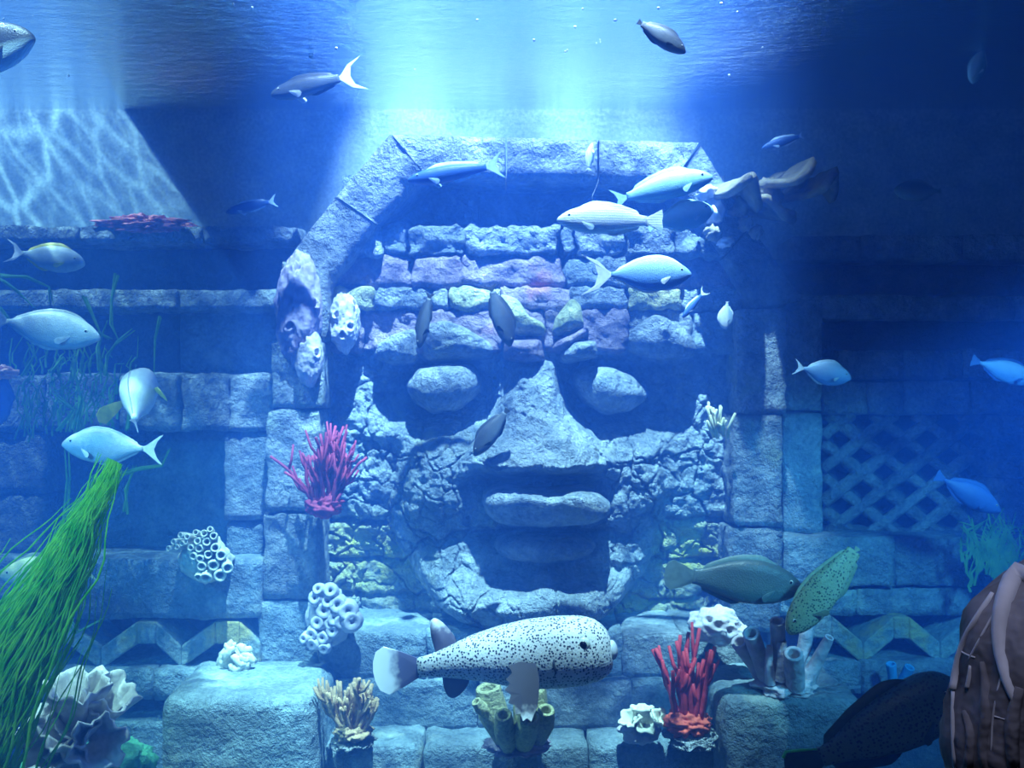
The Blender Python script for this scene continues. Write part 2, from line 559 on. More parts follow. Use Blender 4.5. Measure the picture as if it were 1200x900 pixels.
# ------------------------------------------------------------------ left wing of the temple
WL = empty('wall_left', kind='structure')
row(WL, [-260, 92, 238, 350], 265, 284, -0.05, 0.5, [ROUGH, ROUGH, GREY], amp=0.022, nscale=7, res=0.045)
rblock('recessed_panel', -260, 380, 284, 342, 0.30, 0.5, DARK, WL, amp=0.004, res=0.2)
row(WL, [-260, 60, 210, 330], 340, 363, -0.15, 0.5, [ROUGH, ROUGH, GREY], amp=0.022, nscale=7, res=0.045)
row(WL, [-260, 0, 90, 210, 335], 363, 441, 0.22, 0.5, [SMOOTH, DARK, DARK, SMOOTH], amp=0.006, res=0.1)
row(WL, [-260, -60, 53, 138, 212, 268, 322], 439, 505, -0.22, 0.5, [ROUGH, ROUGH, GREY, GREY, ROUGH, ROUGH], amp=0.022, nscale=6, res=0.05)
row(WL, [-260, -60, 55], 507, 579, -0.20, 0.5, [ROUGH], amp=0.02)
row(WL, [-260, -60, 52], 581, 652, -0.20, 0.5, [ROUGH], amp=0.02)
rblock('stone', 262, 315, 507, 610, -0.20, 0.5, GREY, WL, amp=0.018)
rblock('stone', 264, 308, 612, 655, -0.18, 0.5, SMOOTH, WL, amp=0.012)
rblock('recessed_panel', 40, 275, 495, 660, 0.18, 0.5, SMOOTH, WL, amp=0.01, res=0.12)
row(WL, [-260, 60, 306], 655, 726, -0.40, 0.5, [SMOOTH], amp=0.016, nscale=4)
rblock('recessed_panel', -260, 320, 720, 790, 0.0, 0.5, PLUM, WL, amp=0.006, res=0.12)


def zigzag(parent, pts, half, yf, yb, mat):
    """raised zigzag band; each leg of it is a bar of its own"""
    for (x0, y0), (x1, y1) in zip(pts[:-1], pts[1:]):
        mb = MB()
        v = []
        for y in (yf, yb):
            v += [P(x0, y0 - half, yf), P(x0, y0 + half, yf), P(x1, y1 + half, yf), P(x1, y1 - half, yf)]
            for q in v[-4:]: q[1] = y
        mb.add(v, [(0, 1, 2, 3), (0, 3, 7, 4), (1, 5, 6, 2), (0, 4, 5, 1), (3, 2, 6, 7)])
        o = mb.build('zigzag_bar', mat, parent, False)
        bv = o.modifiers.new('b', 'BEVEL'); bv.width = 0.012; bv.segments = 2; bv.limit_method = 'NONE'


zigzag(WL, [(-60, 772), (-10, 742), (30, 742), (78, 742), (118, 772), (160, 742), (182, 742), (212, 770), (252, 742), (280, 742), (304, 768)], 13, -0.40, 0.1, PAINTED)
row(WL, [-260, 40, 180, 304], 784, 821, -0.48, 0.5, [SMOOTH], amp=0.014, nscale=5)
rblock('recessed_panel', -260, 310, 818, 960, -0.15, 0.5, DARK, WL, amp=0.008, res=0.15, z_bottom=0.0)
rblock('stone', 60, 320, 845, 960, -0.45, 0.0, SMOOTH, WL, amp=0.012, z_bottom=0.0)

# ------------------------------------------------------------------ right wing
WR = empty('wall_right', kind='structure')
row(WR, [930, 1010, 1130, 1450], 275, 305, 0.05, 0.5, [GREY], amp=0.015)
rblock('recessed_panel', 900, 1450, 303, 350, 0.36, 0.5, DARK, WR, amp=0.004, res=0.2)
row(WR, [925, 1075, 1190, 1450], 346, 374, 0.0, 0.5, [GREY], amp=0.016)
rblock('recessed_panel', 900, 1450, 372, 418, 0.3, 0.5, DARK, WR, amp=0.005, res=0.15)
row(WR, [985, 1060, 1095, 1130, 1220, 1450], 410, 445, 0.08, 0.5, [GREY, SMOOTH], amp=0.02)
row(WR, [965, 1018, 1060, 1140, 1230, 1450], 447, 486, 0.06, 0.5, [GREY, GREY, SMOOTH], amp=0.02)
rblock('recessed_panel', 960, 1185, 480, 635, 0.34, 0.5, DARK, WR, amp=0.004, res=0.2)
row(WR, [1162, 1260, 1450], 488, 560, 0.0, 0.5, [GREY], amp=0.02)
row(WR, [1162, 1240, 1450], 562, 632, 0.0, 0.5, [SMOOTH], amp=0.02)


def lattice(parent):
    x0, x1, y0, y1 = 964, 1164, 484, 633
    sx, sy = 51.0, 39.0
    k = sy / sx
    for sgn in (1, -1):
        for i in range(-6, 8):
            # line: y = ymid + sgn*k*(x - xc)
            xc = 996 + i * sx
            ym = 583 if sgn > 0 else 603
            ax, bx = x0, x1
            pts = []
            for x in np.linspace(x0, x1, 60):
                y = ym + sgn * k * (x - xc)
                if y0 <= y <= y1: pts.append((x, y))
            if len(pts) < 6: continue
            mb = MB()
            sub = [pts[int(round(t))] for t in np.linspace(0, len(pts) - 1, 9)]
            yy = 0.17 if sgn > 0 else 0.15
            mb.tube([P(x, y, yy + 0.0) for x, y in sub], [0.05 * (1 + 0.18 * random.uniform(-1, 1)) for _ in sub], 7)
            mb.build('lattice_bar', GREY, parent)


lattice(WR)
row(WR, [918, 1050, 1200, 1450], 630, 688, -0.22, 0.5, [SMOOTH], amp=0.016, nscale=4)
row(WR, [905, 1005, 1110, 1450], 690, 722, -0.18, 0.5, [SMOOTH], amp=0.014, nscale=4)
rblock('recessed_panel', 900, 1450, 716, 785, 0.1, 0.5, PLUM, WR, amp=0.006, res=0.15)
zigzag(WR, [(950, 735), (975, 735), (1012, 766), (1048, 736), (1066, 736), (1102, 766), (1140, 736), (1160, 736), (1200, 768)], 13, -0.28, 0.15, PAINTED)
row(WR, [890, 1010, 1150, 1450], 775, 814, -0.35, 0.5, [SMOOTH], amp=0.014, nscale=5)
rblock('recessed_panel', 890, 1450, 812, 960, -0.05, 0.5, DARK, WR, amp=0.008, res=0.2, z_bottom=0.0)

# ------------------------------------------------------------------ centre: pilasters, arch, courses, steps
T1 = empty('trim_1', kind='structure')   # left pilaster
for (x0, x1, y0, y1, m) in ((330, 384, 306, 400, ROUGH), (318, 378, 402, 479, ROUGH), (312, 374, 481, 600, ROUGH), (308, 372, 602, 703, ROUGH), (304, 371, 705, 802, SMOOTH)):
    rblock('stone', x0, x1, y0, y1, -0.34 + random.uniform(-.02, .02), 0.4, m, T1, amp=0.022, nscale=6, res=0.05)
T2 = empty('trim_2', kind='structure')   # right pilasters
for (x0, x1, y0, y1, m) in ((864, 922, 362, 485, ROUGH), (859, 917, 487, 617, ROUGH), (854, 917, 619, 670, ROUGH), (856, 916, 672, 742, GREY)):
    rblock('stone', x0, x1, y0, y1, -0.26 + random.uniform(-.02, .02), 0.4, m, T2, amp=0.02, nscale=6, res=0.05)
for (x0, x1, y0, y1, m) in ((918, 964, 350, 482, GREY), (918, 964, 484, 625, SMOOTH), (918, 962, 627, 690, PAINTED)):
    rblock('stone', x0, x1, y0, y1, -0.02, 0.4, m, T2, amp=0.014, nscale=5)


def slab_strip(name, a0, a1, b0, b1, yf, yb, mat, parent, n=26, mrow=6, amp=0.03, nscale=6):
    """slanted stone beam: one long edge a0-a1, the other b0-b1 (photo pixels at yf)"""
    v = []; seed = int(rng.integers(1, 999))
    for i in range(n + 1):
        t = i / n
        for j in range(mrow + 1):
            s_ = j / mrow
            a = P(*(np.array(a0) * (1 - t) + np.array(a1) * t), yf); b = P(*(np.array(b0) * (1 - t) + np.array(b1) * t), yf)
            v.append(a * (1 - s_) + b * s_)
    v = np.array(v); nf = len(v)
    edge = np.array([(j in (0, mrow)) for i in range(n + 1) for j in range(mrow + 1)])
    nv = fbm(v, nscale, 4, seed) + 0.6 * fbm(v, nscale * 3, 3, seed + 3)
    v[:, 1] -= amp * nv; v[edge, 1] += 0.03
    w2 = mrow + 1
    f = [(i * w2 + j, i * w2 + j + 1, (i + 1) * w2 + j + 1, (i + 1) * w2 + j) for i in range(n) for j in range(mrow)]
    back = []
    for i in range(n + 1):
        for j in (0, mrow):
            q = v[i * w2 + j].copy(); q[1] = yb; back.append(q)
    v = np.vstack([v, np.array(back)])
    for i in range(n):
        f.append((i * w2, (i + 1) * w2, nf + (i + 1) * 2, nf + i * 2))
        f.append((i * w2 + mrow, nf + i * 2 + 1, nf + (i + 1) * 2 + 1, (i + 1) * w2 + mrow))
    f.append(tuple([j for j in range(w2)] + [nf + 1, nf]))
    f.append(tuple([n * w2 + j for j in range(mrow, -1, -1)] + [nf + n * 2, nf + n * 2 + 1]))
    return mesh_obj(name, v, f, mat, parent)


T3 = empty('trim_3', kind='structure')   # arch
slab_strip('stone', (334, 306), (392, 230), (388, 332), (440, 263), -0.25, 0.45, ROUGH, T3)
slab_strip('stone', (393, 229), (456, 156), (441, 262), (500, 205), -0.24, 0.45, ROUGH, T3)
slab_strip('stone', (458, 156), (592, 160), (500, 206), (592, 209), -0.25, 0.45, ROUGH, T3)
slab_strip('stone', (594, 160), (700, 163), (594, 209), (700, 212), -0.23, 0.45, ROUGH, T3)
slab_strip('stone', (702, 163), (820, 166), (702, 212), (788, 214), -0.25, 0.45, ROUGH, T3)
slab_strip('stone', (822, 168), (880, 262), (790, 216), (848, 300), -0.25, 0.45, GREY, T3)
slab_strip('stone', (881, 264), (942, 352), (849, 302), (882, 362), -0.24, 0.45, GREY, T3)

FACE_E = empty('carved_idol', P(615, 745, 0.0), 'giant cracked carved stone face with heavy lids and wide nose, set in the wall', 'sculpture')
WC = empty('wall_center', kind='structure')
rblock('recessed_panel', 400, 560, 205, 262, 0.30, 0.5, GREY, WC, amp=0.01, res=0.1)
rblock('recessed_panel', 562, 850, 205, 262, 0.30, 0.5, GREY, WC, amp=0.01, res=0.1)
hs = dict(name='headdress_stone', r=0.03, res=0.035, gap=1.2)
row(FACE_E, [398, 447, 476, 546, 656, 674, 733, 790, 860], 264, 299, -0.10, 0.42, [ROUGH, GREY, GREY, ROUGH, GREY, ROUGH, ROUGH, GREY], amp=0.05, nscale=5, jit=0.09, **hs)
row(FACE_E, [385, 482, 540, 662, 708, 770, 865], 301, 335, -0.08, 0.42, [PURPLE, PURPLE, PURPLE, GREY, ROUGH, PURPLE], amp=0.045, nscale=5, jit=0.04, **hs)
row(FACE_E, [378, 438, 507, 526, 586, 670, 735, 800, 870], 336, 362, -0.12, 0.42, [YELLOW, ROUGH, ROUGH, YELLOW, PURPLE, ROUGH, YELLOW, ROUGH], amp=0.042, nscale=6, jit=0.04, **hs)
row(FACE_E, [378, 424, 500, 590, 640, 735, 812, 870], 363, 412, -0.07, 0.42, [PURPLE, PURPLE, PURPLE, PURPLE, PURPLE, ROUGH, GREY], amp=0.042, nscale=6, jit=0.05, **hs)
T4 = empty('trim_4', kind='structure')   # steps below the face
row(T4, [372, 500, 730, 800, 872], 741, 796, -0.55, 0.5, [SMOOTH, SMOOTH, GREY, GREY], amp=0.018, nscale=5)
row(T4, [366, 560, 740, 876], 798, 858, -0.62, 0.5, [SMOOTH, GREY, SMOOTH], amp=0.02, nscale=5)
row(T4, [350, 494, 690, 880], 875, 960, -0.95, 0.3, [SMOOTH], amp=0.018, nscale=5, z_bottom=0.0, r=0.035)

# two big foreground blocks
b = rblock('stone_block', 182, 368, 818, 960, -1.30, -0.55, SMOOTH, None, r=0.11, amp=0.022, nscale=3.0, res=0.05, z_bottom=0.0)
tag(b, 'large rounded blue-grey stone block beside the brown branching coral', 'stone block')
b = rblock('stone_block', 850, 1016, 822, 960, -1.30, -0.5, SMOOTH, None, r=0.07, amp=0.025, nscale=3.0, res=0.05, z_bottom=0.0)
tag(b, 'cracked stone block carrying the pale tube sponge cluster', 'stone block')

# ------------------------------------------------------------------ the carved face


def face_relief():
    st = 1.3
    xs = np.arange(368, 866, st); ys = np.arange(402, 752, st)
    X, Y = np.meshgrid(xs, ys)
    x = X.ravel(); y = Y.ravel()
    q = np.stack([x, y, x * 0], 1)
    wx = x + 9 * fbm(q, 0.03, 3, 3); wy = y + 9 * fbm(q, 0.03, 3, 13)
    h = np.zeros_like(x)
    # jaw dome
    hw = np.where(y < 600, 158.0, 158.0 * np.sqrt(np.clip(1 - ((y - 600) / 132.0) ** 2, 0, 1)) + 1e-3)
    u = np.abs(wx - 617) / hw
    dome = np.clip(1 - u ** 5, 0, 1)
    h += 52 * dome ** 0.7 * sm(470, 560, y)
    h += 34 * np.exp(-((x - 618) / 170) ** 4) * sm(560, 470, y)
    # cheek plates beside the mouth
    h += 20 * np.exp(-(((wx - 512) / 36) ** 4 + ((wy - 560) / 46) ** 4))
    h += 20 * np.exp(-(((wx - 748) / 40) ** 4 + ((wy - 545) / 50) ** 4))
    h += 16 * np.exp(-(((wx - 425) / 42) ** 4 + ((wy - 540) / 80) ** 4))
    h += 16 * np.exp(-(((wx - 820) / 42) ** 4 + ((wy - 540) / 80) ** 4))
    # eye sockets
    h -= 52 * np.exp(-(((x - 520) / 66) ** 4 + ((y - 458) / 40) ** 4))
    h -= 52 * np.exp(-(((x - 728) / 74) ** 4 + ((y - 462) / 44) ** 4))
    # nose
    t = np.clip((y - 425) / 112.0, 0, 1)
    nhw = 24 + 62 * t ** 1.2
    cn = 630 - 4 * t
    un = np.abs(wx - cn) / nhw
    prof = np.clip(1.12 - un ** 2.2, 0, 1) ** 0.8
    nose = (26 + 58 * t) * prof * sm(420, 432, y)
    nose *= 1 - sm(534, 566, wy)
    h = h + nose
    # under-nose hollow, mouth line, lower lip, chin
    m = np.exp(-((x - 635) / 95) ** 6)
    h -= 14 * m * np.exp(-((y - 565) / 14) ** 2)
    h -= 22 * m * np.exp(-((y - 622) / 8) ** 2)
    h -= 14 * m * np.exp(-((wy - 660) / 8) ** 2)
    h += 74 * np.exp(-(((x - 618) / 108) ** 4 + ((wy - 692) / 35) ** 2))
    # side stones at the bottom: courses
    side = (np.abs(x - 617) > hw + 6)
    for yy in (608, 662, 704):
        h -= 10 * np.exp(-((wy - yy) / 3.5) ** 2) * side
    # cracks
    def vor(cell, seed, warp):
        r = np.random.default_rng(seed)
        gx = np.arange(330, 920, cell); gy = np.arange(370, 800, cell)
        pts = np.array([(a + r.uniform(-.45, .45) * cell, b_ + r.uniform(-.45, .45) * cell) for a in gx for b_ in gy])
        ax = x + warp * fbm(q, 0.06, 3, seed); ay = y + warp * fbm(q, 0.06, 3, seed + 7)
        best = np.full(len(x), 1e9); second = best.copy()
        for p_ in pts:
            d = (ax - p_[0]) ** 2 + (ay - p_[1]) ** 2
            second = np.where(d < best, best, np.minimum(second, d)); best = np.minimum(best, d)
        return np.sqrt(second) - np.sqrt(best)
    fade = 0.35 + 0.65 * sm(-0.25, 0.2, fbm(q, 0.012, 2, 77))
    onn = 1 - 0.6 * np.clip(prof * 1.5, 0, 1) * sm(425, 440, y) * (1 - sm(530, 545, y))
    h -= onn * 7.0 * np.exp(-(vor(66, 5, 12) / 1.9) ** 2)
    h -= onn * 4.0 * np.exp(-(vor(30, 11, 8) / 1.6) ** 2) * fade
    h += 6.0 * fbm(q, 0.03, 3, 21) + 4.6 * fbm(q, 0.10, 4, 31)
    moss = np.maximum(np.exp(-(((x - 430) / 58) ** 4 + ((y - 655) / 52) ** 4)), np.exp(-(((x - 812) / 44) ** 4 + ((y - 650) / 38) ** 4)))
    moss = np.maximum(moss, np.exp(-(((x - 770) / 60) ** 4 + ((y - 716) / 24) ** 4)))
    moss = np.maximum(moss, 0.6 * np.exp(-(((x - 470) / 34) ** 4 + ((y - 725) / 30) ** 4))) * (side | (u > 0.97))
    # part labels
    lab = np.where(side, np.where(x < 617, 1, 2), np.where(y > 640, 3, np.where(x < 545, 4, np.where(x > 715, 5, 0))))
    lab = np.where((un < 1.05) & (y > 422) & (y < 570), 6, lab)
    lab = np.where((y < 500) & (lab != 6), np.where(x < 630, 4, 5), lab)
    ny, nx = X.shape
    px2 = (x - 600) / 150.0; pz2 = 3.2 + (450 - y) / 150.0
    V = np.stack([px2, 0.10 - h / 150.0, pz2], 1)
    names = {0: 'philtrum', 1: 'cracked_stone', 2: 'cracked_stone', 3: 'chin', 4: 'cheek', 5: 'cheek', 6: 'nose'}
    I = np.arange(ny * nx).reshape(ny, nx)
    Q = np.stack([I[:-1, :-1], I[1:, :-1], I[1:, 1:], I[:-1, 1:]], -1).reshape(-1, 4)
    ql = lab[Q[:, 0]]
    for l, nm in names.items():
        sel = Q[ql == l]
        if not len(sel): continue
        used, inv = np.unique(sel, return_inverse=True)
        o = mesh_obj(nm, V[used], inv.reshape(-1, 4), FACE, FACE_E)
        at = o.data.attributes.new('moss', 'FLOAT', 'POINT')
        at.data.foreach_set('value', moss[used].astype(np.float32))
        # parts share their edge normals with their neighbours through a thin continuous relief
    return


face_relief()
sp = lambda n, pts, yf, d, m=FACE, **k: stone_poly(n, pts, yf, d, m, FACE_E, **k)
sp('eye', [(472, 452), (486, 432), (520, 424), (552, 425), (564, 440), (560, 462), (536, 482), (505, 486), (482, 472)], -0.30, 0.48, power=2.2, amp=0.02)
sp('eye', [(666, 443), (680, 429), (715, 428), (745, 440), (766, 464), (744, 482), (712, 488), (684, 472)], -0.30, 0.48, power=2.2, amp=0.02)
sp('brow', [(440, 404), (458, 392), (488, 382), (488, 424), (458, 428), (436, 420)], -0.20, 0.3, ROUGH, amp=0.025, tilt=0.1)
sp('brow', [(492, 380), (520, 373), (550, 384), (582, 405), (586, 420), (540, 424), (493, 424)], -0.24, 0.36, ROUGH, amp=0.025, tilt=0.1)
sp('brow', [(732, 390), (768, 366), (800, 380), (818, 400), (822, 418), (770, 424), (736, 410)], -0.24, 0.36, ROUGH, amp=0.025, tilt=0.1)
sp('brow', [(590, 398), (636, 396), (640, 424), (612, 428), (590, 420)], -0.40, 0.46, PURPLE, amp=0.02, tilt=0.1)
sp('brow', [(658, 412), (672, 400), (700, 398), (704, 418), (670, 426), (656, 424)], -0.40, 0.46, ROUGH, amp=0.02, tilt=0.1)
sp('forehead_stone', [(582, 340), (606, 348), (622, 372), (642, 380), (640, 395), (604, 394), (586, 372)], -0.30, 0.4, YELLOW, amp=0.02)
sp('forehead_stone', [(645, 394), (650, 372), (670, 346), (682, 356), (686, 382), (668, 394)], -0.32, 0.42, YELLOW, amp=0.02)
sp('forehead_stone', [(644, 414), (650, 400), (676, 388), (694, 378), (690, 392), (664, 410)], -0.34, 0.42, PURPLE, amp=0.015)
sp('upper_lip', [(560, 582), (576, 570), (602, 573), (640, 577), (690, 573), (722, 596), (724, 606), (700, 616), (640, 620), (572, 616)], -0.77, 0.5, FACE, power=3.6, amp=0.014, tilt=0.14)
sp('lower_lip', [(572, 640), (590, 630), (640, 629), (690, 631), (706, 642), (690, 656), (640, 662), (586, 656)], -0.58, 0.38, FACE, power=2.6, amp=0.014, tilt=0.06)


# ------------------------------------------------------------------ fish
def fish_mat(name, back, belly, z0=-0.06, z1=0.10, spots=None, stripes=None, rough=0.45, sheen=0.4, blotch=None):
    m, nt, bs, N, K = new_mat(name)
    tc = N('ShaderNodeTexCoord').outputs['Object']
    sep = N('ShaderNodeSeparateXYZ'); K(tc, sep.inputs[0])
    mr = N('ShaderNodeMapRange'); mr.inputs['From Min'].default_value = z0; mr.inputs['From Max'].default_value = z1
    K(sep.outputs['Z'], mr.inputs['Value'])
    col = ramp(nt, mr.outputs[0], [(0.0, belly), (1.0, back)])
    n1 = noise(nt, tc, 14, 4)
    col = mixc(nt, 0.4, col, ramp(nt, n1, [(0.3, (0.55,) * 3), (0.7, (1,) * 3)]), 'MULTIPLY')
    if spots:
        c, sc_, thr = spots
        v = N('ShaderNodeTexVoronoi'); v.inputs['Scale'].default_value = sc_; v.inputs['Randomness'].default_value = 0.75; K(tc, v.inputs['Vector'])
        f = ramp(nt, v.outputs['Distance'], [(thr, (1, 1, 1)), (thr + 0.07, (0, 0, 0))])
        col = mixc(nt, f, col, c)
    if stripes:
        c, sc_ = stripes
        w = N('ShaderNodeTexWave'); w.bands_direction = 'Z'; w.inputs['Scale'].default_value = sc_; w.inputs['Distortion'].default_value = 1.5
        K(tc, w.inputs['Vector'])
        f = ramp(nt, w.outputs['Fac'], [(0.55, (0, 0, 0)), (0.8, (0.7,) * 3)])
        col = mixc(nt, f, col, c)
    K(col, bs.inputs['Base Color'])
    bs.inputs['Roughness'].default_value = rough; bs.inputs['Specular IOR Level'].default_value = sheen
    sc2 = N('ShaderNodeTexVoronoi'); sc2.inputs['Scale'].default_value = 70; K(tc, sc2.inputs['Vector'])
    bp = N('ShaderNodeBump'); bp.inputs['Strength'].default_value = 0.25; bp.inputs['Distance'].default_value = 0.006
    K(sc2.outputs['Distance'], bp.inputs['Height']); K(bp.outputs[0], bs.inputs['Normal'])
    return m


def fin_mat(name, base, tip, axis='X', a=-0.5, b=-0.72, streak=60):
    m, nt, bs, N, K = new_mat(name)
    tc = N('ShaderNodeTexCoord').outputs['Object']
    sep = N('ShaderNodeSeparateXYZ'); K(tc, sep.inputs[0])
    mr = N('ShaderNodeMapRange'); mr.inputs['From Min'].default_value = a; mr.inputs['From Max'].default_value = b
    K(sep.outputs[axis], mr.inputs['Value'])
    n1 = noise(nt, tc, 24, 2)
    ad = N('ShaderNodeMath'); ad.operation = 'MULTIPLY_ADD'; ad.inputs[1].default_value = 0.5
    K(n1, ad.inputs[0]); K(mr.outputs[0], ad.inputs[2])
    K(ramp(nt, ad.outputs[0], [(0.65, base), (1.0, tip)]), bs.inputs['Base Color'])
    bs.inputs['Roughness'].default_value = 0.5
    return m


PROF = {
    'naso': ([0, .04, .12, .25, .4, .55, .7, .85, .95, 1], [.02, .07, .13, .19, .22, .21, .165, .09, .04, .032],
             [-.02, -.05, -.11, -.17, -.2, -.2, -.16, -.08, -.035, -.03], [.02, .045, .07, .085, .09, .085, .065, .04, .02, .016]),
    'bream': ([0, .04, .12, .25, .4, .55, .7, .85, .95, 1], [.02, .06, .11, .155, .175, .17, .14, .09, .06, .055],
              [-.02, -.05, -.09, -.13, -.15, -.15, -.12, -.08, -.055, -.05], [.02, .05, .075, .09, .095, .09, .07, .045, .025, .02]),
    'oval': ([0, .04, .12, .25, .4, .55, .7, .85, .95, 1], [.03, .10, .17, .23, .25, .24, .19, .10, .05, .045],
             [-.03, -.07, -.14, -.2, -.23, -.22, -.18, -.09, -.05, -.045], [.03, .06, .085, .1, .1, .09, .07, .04, .02, .02]),
    'long': ([0, .04, .12, .25, .4, .55, .7, .85, .95, 1], [.02, .05, .085, .11, .12, .12, .10, .075, .06, .055],
             [-.02, -.045, -.08, -.105, -.115, -.11, -.09, -.065, -.05, -.045], [.02, .05, .07, .085, .09, .085, .07, .045, .025, .02]),
    'puffer': ([0, .02, .06, .14, .28, .42, .56, .70, .82, .92, 1], [.07, .115, .155, .18, .19, .187, .170, .14, .10, .065, .05],
               [-.09, -.12, -.145, -.16, -.165, -.155, -.125, -.09, -.07, -.055, -.05], [.04, .08, .12, .155, .165, .16, .135, .10, .065, .035, .025]),
    'bump': ([0, .03, .1, .2, .35, .5, .7, .85, .95, 1], [.06, .14, .20, .23, .23, .21, .16, .10, .07, .065],
             [-.05, -.1, -.15, -.18, -.19, -.18, -.14, -.09, -.07, -.06], [.05, .08, .1, .115, .12, .11, .08, .05, .03, .025]),
}
TAIL = {
    'fork': [(0, .03), (-.07, .06), (-.2, .17), (-.24, .185), (-.17, .10), (-.13, .0), (-.17, -.10), (-.24, -.185), (-.2, -.17), (-.07, -.06), (0, -.03)],
    'lunate': [(0, .025), (-.05, .05), (-.12, .13), (-.28, .19), (-.15, .10), (-.12, .0), (-.15, -.10), (-.28, -.19), (-.12, -.13), (-.05, -.05), (0, -.025)],
    'fan': [(0, .05), (-.08, .09), (-.17, .125), (-.215, .10), (-.235, .05), (-.24, 0), (-.235, -.05), (-.215, -.10), (-.17, -.125), (-.08, -.09), (0, -.05)],
    'cut': [(0, .045), (-.08, .08), (-.17, .13), (-.18, .06), (-.17, 0), (-.18, -.06), (-.17, -.13), (-.08, -.08), (0, -.045)],
}
EYE_W = plain_mat('fish_eye_ring', (0.55, 0.60, 0.55), 0.3, 0.1)
EYE_B = plain_mat('fish_eye_pupil', (0.004, 0.004, 0.006), 0.15, 0.0)


def plate(pts, th=0.007):
    """thin fin plate from an outline in local x, z"""
    c = np.mean(np.array(pts), axis=0); n = len(pts)
    v = [(x, -th * 0.35, z) for x, z in pts] + [(x, th * 0.35, z) for x, z in pts] + [(c[0], -th, c[1]), (c[0], th, c[1])]
    f = [(i, (i + 1) % n, 2 * n) for i in range(n)] + [(n + (i + 1) % n, n + i, 2 * n + 1) for i in range(n)]
    f += [(i, n + i, n + (i + 1) % n, (i + 1) % n) for i in range(n)]
    return np.array(v), f


def tail_plate(kind, scale, th=0.008, droop=0.0):
    """tail fin as a strip between its upper and lower edges, so that a forked outline stays forked"""
    o = TAIL[kind]; n = len(o) // 2 + 1
    up = np.array(o[:n]); lo = np.array(o[::-1][:n])
    v = []; f = []
    outl = [np.array(q) * scale for q in o]
    root = np.array((0.02, 0.0))
    m = len(outl)
    for s_ in (-1, 1):
        for q in outl: v.append((q[0] - 0.5, s_ * th * 0.4, q[1] + droop * q[0]))
    v.append((root[0] - 0.5, -th, 0)); v.append((root[0] - 0.5, th, 0))
    for i in range(m - 1):
        f.append((i, i + 1, 2 * m)); f.append((m + i + 1, m + i, 2 * m + 1))
        f.append((i, m + i, m + i + 1, i + 1))
    return v, f


